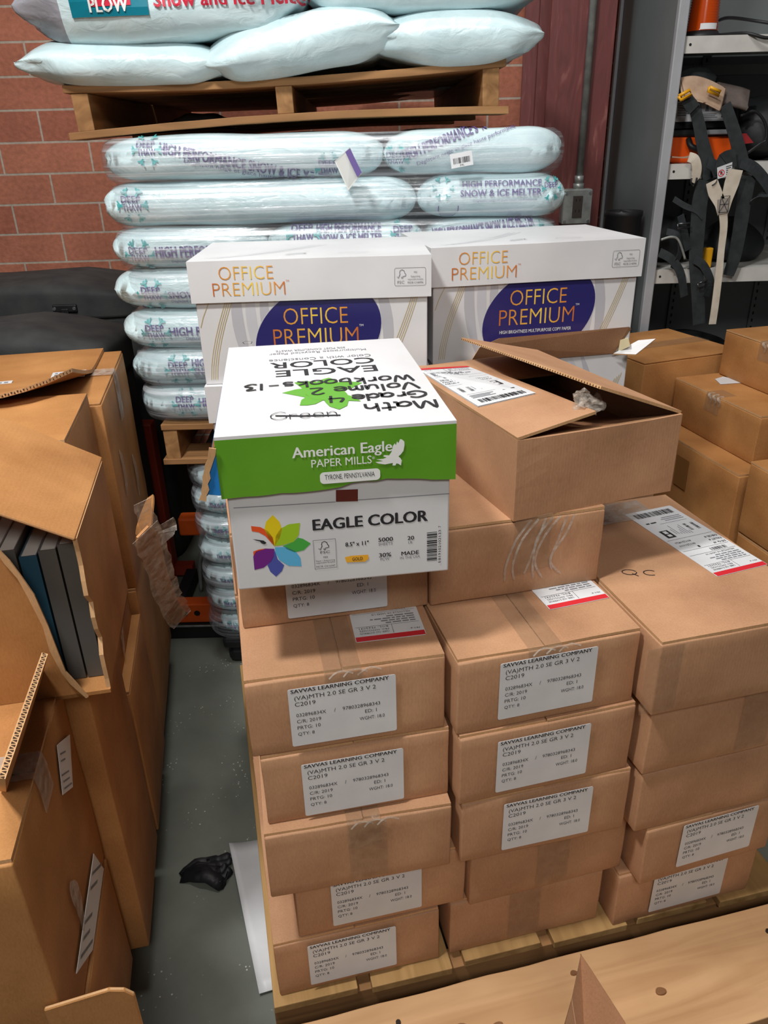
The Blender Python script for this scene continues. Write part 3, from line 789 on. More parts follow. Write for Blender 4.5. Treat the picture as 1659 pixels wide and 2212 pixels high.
def ship_label(bm, M, Ln=0.25, W_=0.105, seed=3):
    """long shipping label: u from the red strip to the big barcode"""
    base = [M @ Vector((p[0], p[1], 0.0006)) for p in rrect_pts(0, 0, Ln, W_, 0.003, 3)]
    n = (M.to_3x3() @ Vector((0, 0, 1)))
    slab(bm, base, 0.0006, n, 0)
    rd = random.Random(seed)
    R = lambda a, b, c, d, mi: rect(bm, M, a, b, c, d, mi, 0.0009)
    R(0.0005, 0.001, 0.012, W_ - 0.001, 2)
    # writing runs along -v: letters face the barcode end
    MT = M @ Matrix(((0, -1, 0, 0), (1, 0, 0, 0), (0, 0, 1, 0), (0, 0, 0, 1)))
    def T(s, u, v, w, h, b=0.0): text(bm, MT, s, v, -u - h, w, h, 1, b, 0.001, 1)
    rows = ['CARR: OLD DOMINION', 'PRO: 90970210252', 'BOL: 7562031']
    for i, s in enumerate(rows): T(s, 0.017 + i * 0.0065, 0.052, 0.044, 0.0042)
    T('PRO #', 0.018, 0.006, 0.014, 0.0036)
    R(0.014, 0.046, 0.036, 0.0466, 1); R(0.036, 0.004, 0.0366, W_ - 0.004, 1)
    for i in range(4):
        v = 0.008
        while v < 0.05 + 0.012 * (i % 3):
            l2 = 0.004 + 0.010 * rd.random(); R(0.040 + i * 0.0058, v, 0.0428 + i * 0.0058, v + l2, 3); v += l2 + 0.002
    T('HILLSVILLE VA 24343 US', 0.0636, 0.012, 0.060, 0.0042)
    R(0.071, 0.004, 0.0716, W_ - 0.004, 1); barcode(bm, M, 0.074, 0.018, 0.083, 0.052, 1, seed, True, 0.001)
    R(0.088, 0.004, 0.0886, W_ - 0.004, 1)
    for i, s in enumerate(['SEQ #', 'PALLET #', 'PARCEL #']): T(s, 0.092 + i * 0.0115, 0.004, 0.026, 0.0062, 0.01); T(['', '401251019', '401250826'][i] or '1', 0.092 + i * 0.0115, 0.06, 0.034 if i else 0.004, 0.0058)
    R(0.130, 0.004, 0.1306, W_ - 0.004, 1)
    R(0.138, 0.074, 0.166, 0.092, 1)
    rect(bm, M, 0.142, 0.079, 0.150, 0.087, 0, 0.0012); rect(bm, M, 0.153, 0.079, 0.163, 0.087, 0, 0.0012)
    barcode(bm, M, 0.150, 0.010, 0.176, 0.016, 1, seed + 1, False, 0.001); barcode(bm, M, 0.150, 0.026, 0.176, 0.032, 1, seed + 2, False, 0.001)
    for i in range(7): R(0.140 + 0.001 * i, 0.036 + i * 0.005, 0.150 + rd.random() * 0.035, 0.0372 + i * 0.005, 3)
    R(0.19, 0.01, 0.1906, 0.07, 1); R(0.197, 0.072, 0.201, 0.084, 1); R(0.197, 0.087, 0.201, 0.094, 1)
    for i in range(3): R(0.198 + i * 0.006, 0.01, 0.2 + i * 0.006, 0.03 + rd.random() * 0.03, 3)
    barcode(bm, M, 0.222, 0.012, 0.240, 0.094, 1, seed + 3, True, 0.001)

def hand_qc(bm, M):
    pts = [(0.012 * cos(a), 0.008 * sin(a)) for a in [0.4 + k * 0.5 for k in range(13)]]
    line(bm, M, pts, 0.0016, 0); line(bm, M, [(0.004, -0.004), (0.013, -0.012)], 0.0016, 0)
    line(bm, M, [(0.034 + 0.011 * cos(a), 0.008 * sin(a)) for a in [0.8 + k * 0.45 for k in range(11)]], 0.0016, 0)

def carton(label, x, y, z, yaw, w=0.289, d=0.445, h=0.134, lab=None, seam=0.48, tape='top', seed=0, group=None, mats=None, name='carton', flaps=True):
    """closed brown shipping carton; front left bottom corner at (x, y, z), front face at local y = 0"""
    kr, ed = mats or (KRAFT, KRAFT_EDGE)
    t = thing(name, label, 'box', (x, y, z), radians(yaw), group)
    th = 0.0045
    bm = bmesh.new(); box(bm, 0, w, 0, d, 0.0005, h - th - 0.0006)
    bmesh.ops.subdivide_edges(bm, edges=list(bm.edges), cuts=5, use_grid_fill=True)
    for v in bm.verts:          # filled cartons belly out a little
        fx, fz = v.co.x / w, v.co.z / h
        if v.co.y < 1e-4: v.co.y -= 0.0022 * (1 - (2 * fx - 1) ** 2) * (1 - (2 * fz - 1) ** 2)
    bevel(bm, 0.0028, 2, [e for e in bm.edges if len(e.link_faces) == 2 and e.calc_face_angle() > 1.0])
    wobble(bm, 0.0016, 11, seed)
    mk('body', bm, [kr, ed], t, True)
    if flaps:
        s = w * seam
        rd = random.Random(seed)
        for a, b in ((0.0008, s - 0.0008), (s + 0.0008, w - 0.0008)):
            bm = bmesh.new()
            e0, e1 = 0.0015 + rd.random() * 0.004, rd.random() * 0.0012
            slab(bm, [(a, e0, h), (b, 0.001 + rd.random() * 0.002, h), (b, d, h), (a, d, h)], th, (0, 0, 1), 0, 1)
            bmesh.ops.subdivide_edges(bm, edges=list(bm.edges), cuts=3, use_grid_fill=True)
            wobble(bm, 0.0012, 14, seed + a * 10)
            for v in bm.verts: v.co.z = min(v.co.z, h)
            mk('top_flap', bm, [kr, ed], t)
    if 'top' in tape and flaps:
        bm = bmesh.new(); s = w * seam
        tw = 0.026
        P = [(d, h + 0.0007), (0.1, h + 0.0007), (0.004, h + 0.0007), (-0.0022, h - 0.004), (-0.0036, h - 0.018), (-0.0048, h - 0.052)]
        if tape == 'top short': P[-1] = (-0.003, h - 0.012); P.pop(-2)
        ribbon(bm, [(s, q[0], q[1]) for q in P], tw * 2, (1, 0, 0), 0.0003)
        mk('packing_tape', bm, TAPE, t)
        bm = bmesh.new()
        for k in range(3):
            a = s - 0.02 + k * 0.02
            ribbon(bm, smoothpath([(a, -0.0052, h - 0.010), (a + 0.008, -0.0052, h - 0.004 + 0.003 * rd.random()), (a + 0.02, -0.003, h - 0.001), (a + 0.034, -0.0046, h - 0.006)], 4), 0.0022, (0.1, 0.4, 1), 0.0004)
        mk('tape_wrinkle', bm, TAPE_CRUMPLED, t)
    if 'front' in tape:
        bm = bmesh.new(); s = w * seam
        ribbon(bm, [(s + 0.005, -0.0048, z_) for z_ in (h - 0.004, h * .6, h * .3, 0.012)], 0.06, (1, 0, 0), 0.0003)
        mk('packing_tape', bm, TAPE, t)
    if lab:
        o = LAB.copy() if LAB_USED else LAB
        if LAB_USED: COL.objects.link(o)
        LAB_USED.append(o); o.parent = t
        o.location = (lab[0], -0.0044, lab[1]); o.rotation_euler = (0, radians(lab[2]) if len(lab) > 2 else 0, 0)
    return t
ZC = [0.14, 0.274, 0.408, 0.542, 0.676, 0.81, 0.944]
G_C = 'brown cartons stacked on the pine pallet'
def C(label, x, y, lay, yaw, **kw): return carton(label, x, y, ZC[lay - 1], yaw, group=G_C, seed=lay * 13 + int(x * 100), **kw)
o5 = C('brown carton with labelled front, fifth up in the left column', -0.197, 0.826, 5, 11.0, lab=(0.058, 0.014), w=0.284)
C('brown carton with labelled front, fourth up in the left column', -0.186, 0.826, 4, 11.2, lab=(0.056, 0.011), w=0.281, tape='none')
C('brown carton with plain taped front, third up in the left column', -0.191, 0.805, 3, 10.6, tape='top front', seam=0.52)
C('brown carton with labelled front set back, second up in the left column', -0.160, 0.832, 2, 12.2, lab=(0.058, 0.016), tape='none')
C('brown carton with labelled front, bottom of the left column on the pallet', -0.202, 0.818, 1, 12.5, lab=(0.055, 0.018), tape='none', w=0.286)
o6 = C('brown carton with half hidden label, directly beneath the white copy paper case', -0.215, 0.954, 6, 10.5, lab=(0.067, 0.012), w=0.285, d=0.42, tape='none', flaps=True)
m5 = C('brown carton with labelled front, fifth up in the middle column', 0.098, 0.861, 5, 13.7, lab=(0.062, 0.019), w=0.286, seam=0.46)
C('brown carton with labelled front, fourth up in the middle column', 0.103, 0.855, 4, 13.7, lab=(0.058, 0.015), tape='none')
C('brown carton with shadowed label, third up in the middle column', 0.109, 0.859, 3, 12.6, lab=(0.068, 0.016), tape='none')
C('brown carton with plain taped front, second up in the middle column', 0.130, 0.882, 2, 14.0, tape='front', seam=0.5)
C('brown carton with plain taped front, bottom of the middle column on the pallet', 0.098, 0.887, 1, 12.5, tape='front', seam=0.46)
n6 = C('brown carton with crumpled clear tape on its plain front, beneath the open carton', 0.068, 1.001, 6, 13.5, d=0.42, tape='none', w=0.287)
r5 = C('brown carton with a long white shipping label on its top, right column', 0.394, 0.892, 5, 13.6, seam=0.0, tape='front', flaps=False)
C('brown carton with plain front, fourth up in the right column', 0.401, 0.905, 4, 14.6, tape='front', seam=0.66)
C('brown carton with plain front, third up in the right column', 0.406, 0.911, 3, 14.4, tape='none')
C('brown carton with tilted looking label, second up in the right column', 0.432, 0.914, 2, 15.5, lab=(0.068, 0.026), w=0.268, tape='none')
C('brown carton with labelled front, bottom of the right column on the pallet', 0.405, 0.933, 1, 13.8, lab=(0.070, 0.018), tape='none')
# right column top is one piece: outer flaps meet under the label
bm = bmesh.new(); slab(bm, [(0.001, 0.002, 0.134), (0.288, 0.0015, 0.134), (0.288, 0.444, 0.134), (0.001, 0.444, 0.134)], 0.0045, (0, 0, 1), 0, 1)
mk('top_flap', bm, [KRAFT, KRAFT_EDGE], r5)
# second row behind, carrying the copy paper cases
G_C2 = 'brown cartons of the back row on the pine pallet'
for k in range(5):
    for j in range(3):
        bx, by = -0.292 + j * 0.296 * cos(radians(12)), 1.268 + j * 0.296 * sin(radians(12))
        nm = ['left', 'middle', 'right'][j]; lv = ['bottom', 'second', 'third', 'fourth', 'top'][k]
        carton(f'plain brown carton, {lv} one at the {nm} of the back row', bx - (k % 2) * 0.004, by, ZC[k] , 12.0, d=0.43, group=G_C2, tape='none', seed=200 + k * 3 + j)

# shipping labels on the tops
def on_top(parent, u0, v0, ang, seed, z):
    bm = bmesh.new()
    M = Matrix.Translation((u0, v0, z)) @ Matrix.Rotation(radians(ang), 4, 'Z')
    ship_label(bm, M, seed=seed); mk('shipping_label', bm, [PAPER, INK, INKR, INKG], parent)
def to_local(t, P):
    return Matrix.Rotation(-t.rotation_euler.z, 4, 'Z') @ (Vector(P) - t.location)
for t, P0, P1, sd in ((r5, (0.643, 1.103, 0.81), (0.549, 1.070, 0.81), 3), (o5, (0.058, 0.928, 0.81), (-0.042, 0.912, 0.81), 11), (m5, (0.352, 1.014, 0.81), (0.252, 0.984, 0.81), 17)):
    A, B = to_local(t, P0), to_local(t, P1)
    v = (B - A); a = math.degrees(atan2(v.y, v.x)) - 90
    on_top(t, A.x, A.y, a, sd, 0.134 + 0.0004)
bm = bmesh.new(); hand_qc(bm, Matrix.Translation((0.058, 0.19, 0.1345)) @ Matrix.Rotation(radians(-20), 4, 'Z')); mk('marker_writing', bm, MARKER, r5)
bm = bmesh.new(); ribbon(bm, [(0.02, 0.39, 0.1346), (0.12, 0.395, 0.1352), (0.22, 0.40, 0.1346)], 0.075, (0, 1, 0), 0.0004)
mk('packing_tape', bm, TAPE_CRUMPLED, r5)
# torn tape hanging over the front of the carton under the open one
bm = bmesh.new()
rd = random.Random(4)
for k in range(7):
    x0 = 0.13 + 0.012 * k
    ribbon(bm, smoothpath([(x0 + 0.03, -0.004, 0.131), (x0 + 0.02 * rd.random(), -0.007, 0.10), (x0 - 0.012 + 0.02 * rd.random(), -0.009, 0.06), (x0 + 0.004 * k - 0.01, -0.006, 0.022 + 0.02 * rd.random())], 5), [0.0035] * 15 + [0.001], (1, 0, 0.2), 0.0003)
mk('torn_tape', bm, TAPE_CRUMPLED, n6); bm = bmesh.new(); ribbon(bm, smoothpath([(0.165, 0.0, 0.1348), (0.165, -0.004, 0.128), (0.163, -0.0045, 0.08), (0.168, -0.0045, 0.04)], 4), 0.062, (1, 0, 0.06), 0.0003)
mk('packing_tape', bm, TAPE, n6)

# ------------------------------------------------------------------ open carton
oc = thing('open_carton', 'opened brown carton with raised flaps and crumpled tape, on top of the middle pile', 'box', (0.195, 1.025, 0.944), radians(20))
ow, od, oh, ot = 0.288, 0.43, 0.13, 0.0045
bm = bmesh.new()
box(bm, 0, ow, 0, ot, 0, oh); box(bm, 0, ow, od - ot, od, 0, oh); box(bm, 0, ot, ot, od - ot, 0, oh); box(bm, ow - ot, ow, ot, od - ot, 0, oh); box(bm, ot, ow - ot, ot, od - ot, 0, ot)
bmesh.ops.subdivide_edges(bm, edges=list(bm.edges), cuts=4, use_grid_fill=True)
for v in bm.verts:
    if v.co.y < 0.006: v.co.y -= 0.010 * (v.co.x / ow) ** 2 * 0.3 + 0.004 * (1 - (2 * v.co.x / ow - 1) ** 2) * (v.co.z / oh)
wobble(bm, 0.0014, 10, 9)
mk('body', bm, KRAFT, oc)
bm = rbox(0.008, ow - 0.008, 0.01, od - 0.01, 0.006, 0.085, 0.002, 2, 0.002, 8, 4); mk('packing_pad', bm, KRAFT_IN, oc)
def flap(nm, side, aF, aB, lF, lB, bend=0.0):
    bm = bmesh.new(); ny, nx = 10, 6; top = []; bot = []
    for j in range(ny + 1):
        t = j / ny; a = radians(aF + (aB - aF) * t); l = lF + (lB - lF) * t; y = 0.001 + (od - 0.002) * t
        rt, rb = [], []
        for i in range(nx + 1):
            s = l * i / nx; aa = a + radians(bend) * i / nx
            dx, dz = s * cos(a), s * sin(a) + s * s * bend * 0.02
            x = dx if side == 0 else ow - dx
            z = oh + 0.002 + dz
            nxn = -sin(a) if side == 0 else sin(a)
            rt.append(bm.verts.new((x + nxn * ot / 2, y, z + cos(a) * ot / 2))); rb.append(bm.verts.new((x - nxn * ot / 2, y, z - cos(a) * ot / 2)))
        top.append(rt); bot.append(rb)
    for j in range(ny):
        for i in range(nx):
            f = bm.faces.new((top[j][i], top[j][i + 1], top[j + 1][i + 1], top[j + 1][i])); f.material_index = 0
            f = bm.faces.new((bot[j][i], bot[j + 1][i], bot[j + 1][i + 1], bot[j][i + 1])); f.material_index = 1
    for j in range(ny):
        for i in (0, nx):
            f = bm.faces.new((top[j][i], top[j + 1][i], bot[j + 1][i], bot[j][i])); f.material_index = 2
    for i in range(nx):
        for j in (0, ny):
            f = bm.faces.new((top[j][i], top[j][i + 1], bot[j][i + 1], bot[j][i])); f.material_index = 2
    bmesh.ops.recalc_face_normals(bm, faces=list(bm.faces))
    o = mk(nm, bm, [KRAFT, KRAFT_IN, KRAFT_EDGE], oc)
    return o
flap('top_flap', 0, 9.5, -5, 0.132, 0.146)
rf = flap('top_flap', 1, 21, 14, 0.165, 0.176)
# flute marks along the free cut edge of the raised flap
bm = bmesh.new()
for k in range(62):
    t = (k + 0.5) / 62; a = radians(21 - 7 * t); l = 0.165 + 0.011 * t
    p = Vector((ow - l * cos(a) - 0.0003, 0.001 + (od - 0.002) * t, oh + 0.002 + l * sin(a)))
    d_ = Vector((-cos(a), 0, sin(a))); n_ = Vector((sin(a), 0, cos(a)))
    for s_ in (1,):
        vs = [p + d_ * 0.0004 + Vector((0, 1, 0)) * 0.0017 * c0 + n_ * 0.0013 * c1 for c0, c1 in ((-1, -1), (1, -1), (0.2, 1), (-0.2, 1))]
        poly(bm, vs)
mk('flute_edge', bm, FLUTE, rf)
for a0, a1, nm in ((0.02, 0.10, 'inner_flap'),):
    bm = bmesh.new(); slab(bm, [(0.004, od - 0.13, oh - 0.004), (ow - 0.004, od - 0.12, oh - 0.01), (ow - 0.004, od - 0.004, oh), (0.004, od - 0.004, oh)], ot, (0, -0.1, 1), 0, 1); mk('inner_flap', bm, [KRAFT, KRAFT_EDGE], oc)
    bm = bmesh.new(); slab(bm, [(0.006, 0.005, oh - 0.001), (ow - 0.006, 0.005, oh - 0.001), (ow - 0.02, 0.12, oh - 0.04), (0.02, 0.12, oh - 0.03)], ot, (0, 0.3, 1), 0, 1); mk('inner_flap', bm, [KRAFT_IN, KRAFT_EDGE], oc)
# label on the left flap, red end at the back
bm = bmesh.new()
def on_flap(u, v):
    t = v / od; a = radians(9.5 - 14.5 * t)
    return Vector((u * cos(a), v, oh + 0.002 + u * sin(a) + ot / 2))
o_, x_, y_ = on_flap(0.012, 0.385), on_flap(0.012, 0.135) - on_flap(0.012, 0.385), on_flap(0.117, 0.385) - on_flap(0.012, 0.385)
M = frame(o_, x_, y_)
M = M @ Matrix.Translation((0, 0, 0.0034))
ship_label(bm, Matrix(), seed=29)
rect(bm, Matrix(), 0.0, 0.0, 0.25, 0.105, 0, 0.00075, 12, 6)
for v in bm.verts:
    p = on_flap(0.010 + v.co.y, 0.395 - v.co.x); v.co = p + Vector((0, 0, 0.001 + v.co.z + (0.0012 if v.co.z > 0.00085 else 0.0006 if v.co.z > 0.0007 else -0.0006)))
mk('shipping_label', bm, [PAPER, INK, INKR, INKG], oc)
bm = bmesh.new(); bmesh.ops.create_icosphere(bm, subdivisions=4, radius=1)
for v in bm.verts: v.co = Vector((v.co.x * 0.030, v.co.y * 0.026, v.co.z * 0.011 ))
wobble(bm, 0.017, 48, 6); wobble(bm, 0.007, 130, 2)
o = mk('crumpled_tape', bm, TAPE_CRUMPLED, oc, False); o.location = (0.143, 0.035, oh + 0.028); o.rotation_euler = (0.2, 0.25, 0.6)

# ------------------------------------------------------------------ copy paper cases
def fsc(bm, M, x, y, s, mi):
    """certification mark: tick flowing into a tree"""
    pts = [(0.0, 0.25), (0.14, 0.05), (0.36, 0.55), (0.28, 0.62), (0.36, 0.9), (0.6, 1.0), (0.84, 0.86), (0.9, 0.6), (1.02, 0.5), (1.0, 0.3), (0.78, 0.24), (0.66, 0.24), (0.66, 0.05), (0.52, 0.05), (0.52, 0.22)]
    line(bm, M, [(x + p[0] * s, y + p[1] * s) for p in pts], s * 0.075, mi)
def fsc_box(bm, M, x0, y0, x1, y1, mi):
    w, h = x1 - x0, y1 - y0
    pts = rrect_pts(x0, y0, x1, y1, h * 0.1, 3); line(bm, M, pts + pts[:1], h * 0.02, mi)
    fsc(bm, M, x0 + w * 0.08, y0 + h * 0.40, h * 0.5, mi)
    text(bm, M, 'FSC', x0 + w * 0.09, y0 + h * 0.12, w * 0.22, h * 0.16, mi)
    text(bm, M, 'MIX', x0 + w * 0.62, y0 + h * 0.70, w * 0.11, h * 0.10, mi)
    text(bm, M, 'Supporting', x0 + w * 0.52, y0 + h * 0.44, w * 0.30, h * 0.13, mi)
    text(bm, M, 'responsible forestry', x0 + w * 0.42, y0 + h * 0.28, w * 0.5, h * 0.13, mi)
    text(bm, M, 'FSC® C140996', x0 + w * 0.42, y0 + h * 0.12, w * 0.5, h * 0.11, mi, 0.01)
def ellipse_pts(cx, cy, a, b, rot, clip=None, n=72):
    out = []
    for k in range(n):
        t = 2 * pi * k / n; x, y = a * cos(t), b * sin(t)
        px_, py_ = cx + x * cos(rot) - y * sin(rot), cy + x * sin(rot) + y * cos(rot)
        if clip is not None: py_ = min(max(py_, clip[0]), clip[1])
        out.append((px_, py_))
    return out
PW, PD, PH, PS = 0.436, 0.286, 0.233, 0.075
def paper_case(label, loc, yaw, lid=True, tag_small=True):
    t = thing('copy_paper_case', label, 'box', loc, radians(yaw), 'white and navy copy paper cases')
    top = PH - 0.004 if lid else PH
    bm = bmesh.new(); box(bm, 0, PW, 0, PD, 0, top)
    bmesh.ops.subdivide_edges(bm, edges=list(bm.edges), cuts=3, use_grid_fill=True)
    bevel(bm, 0.0022, 2, [e for e in bm.edges if len(e.link_faces) == 2 and e.calc_face_angle() > 1.0])
    M = frame((0, 0, 0), (1, 0, 0), (0, 0, 1))
    zt = top - 0.004
    for dx in range(5):          # overlapping pale leaves each side of the oval
        x = 0.085 + dx * 0.026
        line(bm, M, [(x + 0.035 * ((k / 10 - 0.6) ** 2) * 2.2 - 0.01, 0.004 + (zt - 0.004) * k / 10) for k in range(11)], [0.006 + 0.016 * sin(pi * k / 10) * (1 - dx * .12) for k in range(11)], 1 if dx % 2 else 2, 0.0002 + dx * 0.00004)
        x = PW - 0.085 - dx * 0.026
        line(bm, M, [(x - 0.035 * ((k / 10 - 0.35) ** 2) * 2.2 + 0.01, 0.004 + (zt - 0.004) * k / 10) for k in range(11)], [0.006 + 0.016 * sin(pi * k / 10) * (1 - dx * .12) for k in range(11)], 1 if dx % 2 else 2, 0.0002 + dx * 0.00004)
    for k in range(4):
        line(bm, M, [(0.012 + k * 0.004 + 0.075 * (j / 8) ** 1.5, 0.01 + (zt - 0.012) * j / 8) for j in range(9)], 0.0011, 3, 0.0008)
        line(bm, M, [(PW - 0.086 - k * 0.005 + 0.075 * (j / 8) ** 0.75, 0.006 + (zt - 0.05 - k * 0.004) * j / 8) for j in range(9)], 0.0011, 3, 0.0008)
    line(bm, M, [(0.004 + 0.055 * (j / 8), 0.112 + 0.1 * (j / 8) ** 0.8) for j in range(9)], 0.0012, 3, 0.0008)
    cx, cy = 0.226, PH - PS - 0.068
    shape(bm, M, ellipse_pts(cx, cy, 0.128, 0.094, radians(24), (0.004, zt)), 1, 0.0005)
    shape(bm, M, ellipse_pts(cx, cy, 0.1265, 0.0925, radians(24), (0.005, zt)), 4, 0.0006)
    y1 = PH - PS - 0.046; y2 = PH - PS - 0.086
    text(bm, M, 'OFFICE', cx - 0.064, y1, 0.122, 0.031, 5, -0.012, 0.0008, 3)
    text(bm, M, 'PREMIUM', cx - 0.086, y2, 0.163, 0.032, 5, -0.012, 0.0008, 3)
    text(bm, M, 'TM', cx + 0.079, y2 + 0.033, 0.008, 0.004, 6, 0, 0.0008)
    text(bm, M, 'HIGH BRIGHTNESS MULTIPURPOSE COPY PAPER', cx - 0.084, y2 - 0.017, 0.157, 0.0068, 6, 0.004, 0.0008)
    mk('case_body', bm, [BOARD, SWG, SWG2, GOLDL, NAVY, FOIL_B, WHITEI], t)
    if lid:
        a = 0.0065
        bm = bmesh.new()
        z0, z1 = PH - PS, PH
        th = 0.004
        box(bm, -a, PW + a, -a, PD + a, z1 - th, z1)
        for q in ((-a, PW + a, -a, -a + th), (-a, PW + a, PD + a - th, PD + a)): box(bm, *q, z0, z1 - th)
        for q in ((-a, -a + th), (PW + a - th, PW + a)): box(bm, q[0], q[1], -a + th, PD + a - th, z0 + 0.001, z1 - th)
        bmesh.ops.remove_doubles(bm, verts=list(bm.verts), dist=1e-5)
        bmesh.ops.subdivide_edges(bm, edges=[e for e in bm.edges if e.calc_length() > 0.1], cuts=5)
        wobble(bm, 0.0008, 9, loc[0] * 5)
        for f in bm.faces:      # the raw board shows along the cut edges
            if f.normal.z < -0.8 : f.material_index = 3
        M = frame((0, -a - 0.0008, 0), (1, 0, 0), (0, 0, 1))
        text(bm, M, 'OFFICE', 0.050, z1 - 0.034, 0.100, 0.0235, 1, -0.016, 0.0004, 3)
        text(bm, M, 'PREMIUM', 0.036, z1 - 0.063, 0.134, 0.0235, 1, -0.016, 0.0004, 3)
        text(bm, M, 'TM', 0.172, z1 - 0.040, 0.006, 0.003, 1)
        fsc_box(bm, M, 0.374, z1 - 0.054, 0.432, z1 - 0.022, 2)
        for k in range(3): line(bm, frame((0, 0, z1), (1, 0, 0), (0, 1, 0)), [(0.02 + k * 0.012 + 0.2 * j / 8, 0.03 + 0.16 * (j / 8) ** 1.6) for j in range(9)], 0.0015, 4, 0.0016)
        M = frame((0, 0, z1), (1, 0, 0), (0, 1, 0))
        line(bm, M, [(0.19 + 0.02 * cos(k), 0.05 + 0.01 * sin(k * 1.3)) for k in range(8)], 0.002, 2, 0.0018)
        line(bm, M, [(0.30 + 0.03 * cos(k * .8), 0.05 + 0.012 * sin(k * .8)) for k in range(8)], 0.0014, 4, 0.0018)
        mk('lid', bm, [BOARD, FOIL_L, INKG, KRAFT_EDGE, SWG2], t)
    return t
paper_case('lower white copy paper case at the left, hidden by the green lidded case', (-0.338, 1.452, 0.81), 1.6)
paper_case('upper white copy paper case with navy oval, behind the green lidded case', (-0.343, 1.458, 1.043), 1.6)
p2l = paper_case('lower white copy paper case on the right with its lid edge torn open', (0.112, 1.566, 0.81), 9.5, lid=False)
paper_case('upper white copy paper case with navy oval, behind the opened carton', (0.110, 1.562, 1.043), 9.5)
# torn kraft lining and white corner of the lower right case
bm = bmesh.new()
slab(bm, [(0.075, -0.004, 0.227), (0.40, -0.004, 0.230), (0.425, -0.022, 0.285), (0.415, -0.030, 0.292), (0.13, -0.034, 0.287), (0.09, -0.030, 0.27)], 0.004, (0, -1, 0.3), 0, 1)
mk('torn_flap', bm, [KRAFT, KRAFT_EDGE], p2l)
bm = bmesh.new(); slab(bm, [(0.395, -0.012, 0.232), (0.44, -0.03, 0.262), (0.468, -0.05, 0.268), (0.43, -0.045, 0.236)], 0.003, (0, -0.4, 1), 0, 1); mk('torn_corner', bm, [BOARD, KRAFT_EDGE], p2l)
bm = bmesh.new(); slab(bm, [(0.405, -0.014, 0.236), (0.42, -0.036, 0.252), (0.414, -0.034, 0.27), (0.404, -0.02, 0.262)], 0.0015, (0, -1, 0), 0); mk('torn_paper', bm, flat('yellowed_paper', (232, 222, 180), 0.8), p2l)

# ------------------------------------------------------------------ white and green copy paper case
EW, ED, EH = 0.279, 0.43, 0.214
ec = thing('copy_paper_case', 'white copy paper case with green banded lid and coloured petals, left column', 'box', (-0.192, 0.848, 0.944), radians(7.5))
bm = bmesh.new(); box(bm, 0, EW, 0, ED, 0, EH - 0.006)
bmesh.ops.subdivide_edges(bm, edges=list(bm.edges), cuts=3, use_grid_fill=True)
bevel(bm, 0.0022, 2, [e for e in bm.edges if len(e.link_faces) == 2 and e.calc_face_angle() > 1.0])
MF = frame((0, 0, 0), (1, 0, 0), (0, 0, 1))
def tx(bm, M, s, p, mi, bold=0.0, flip=False, lift=0.0004, res=3):
    (x0, y0), (x1, y1), (x2, y2) = p
    if flip: x0, y0, x1, y1, x2, y2 = -x0, -y0, -x1, -y1, -x2, -y2
    y = (y0 + y1) / 2
    text(bm, M, s, min(x0, x1), y, abs(x1 - x0), abs(y2 - y0) if y2 != y0 else None, mi, bold, lift, res)
COLS = [flat('petal_' + n, c, 0.45) for n, c in (('yellow', (228, 202, 20)), ('lime', (158, 196, 36)), ('green', (70, 168, 66)), ('sky', (92, 178, 220)), ('indigo', (74, 84, 166)), ('purple', (112, 34, 130)), ('orange', (228, 84, 36)), ('gold_tag', (240, 176, 50)))]
petals = [
 (2, [(0.0533, 0.1046), (0.0443, 0.0961), (0.0412, 0.0857), (0.0453, 0.0722), (0.0516, 0.0600), (0.0596, 0.0720), (0.0631, 0.0836), (0.0608, 0.0945)]),
 (3, [(0.0864, 0.0904), (0.0720, 0.0899), (0.0611, 0.0845), (0.0546, 0.0749), (0.0521, 0.0606), (0.0623, 0.0608), (0.0764, 0.0643), (0.0834, 0.0733)]),
 (4, [(0.0979, 0.0597), (0.0883, 0.0675), (0.0821, 0.0698), (0.0764, 0.0643), (0.0622, 0.0596), (0.0671, 0.0543), (0.0763, 0.0489), (0.0883, 0.0509)]),
 (5, [(0.0521, 0.0587), (0.0519, 0.0509), (0.0562, 0.0394), (0.0673, 0.0300), (0.0836, 0.0275), (0.0832, 0.0403), (0.0775, 0.0507), (0.0653, 0.0581)]),
 (6, [(0.0513, 0.0546), (0.0493, 0.0463), (0.0448, 0.0386), (0.0403, 0.0336), (0.0431, 0.0238), (0.0499, 0.0155), (0.0581, 0.0230), (0.0616, 0.0314), (0.0542, 0.0408)]),
 (7, [(0.0513, 0.0566), (0.0398, 0.0582), (0.0278, 0.0551), (0.0236, 0.0482), (0.0233, 0.0284), (0.0351, 0.0304), (0.0454, 0.0380), (0.0498, 0.0462)]),
 (8, [(0.0251, 0.0918), (0.0363, 0.0893), (0.0452, 0.0830), (0.0506, 0.0729), (0.0520, 0.0599), (0.0479, 0.0659), (0.0414, 0.0762), (0.0336, 0.0822), (0.0254, 0.0844)]),
 (8, [(0.0243, 0.0554), (0.0313, 0.0576), (0.0408, 0.0584), (0.0354, 0.0563), (0.0288, 0.0540), (0.0241, 0.0489)]),
 (1, [(0.0254, 0.0732), (0.0326, 0.0715), (0.0387, 0.0700), (0.0422, 0.0665), (0.0393, 0.0646), (0.0359, 0.0664), (0.0340, 0.0692), (0.0294, 0.0709)]),
]
for mi, pts in petals: shape(bm, MF, pts, mi, 0.0003 if mi != 1 else 0.0006)
tx(bm, MF, 'EAGLE COLOR', [(0.1025, 0.0786), (0.2500, 0.0770), (0.1035, 0.0940)], 1, 0.05)
tx(bm, MF, '8.5" x 11"', [(0.1423, 0.0508), (0.1725, 0.0503), (0.1426, 0.0570)], 1, 0.03)
tx(bm, MF, '5000', [(0.1853, 0.0534), (0.2043, 0.0530), (0.1855, 0.0593)], 1, 0.03)
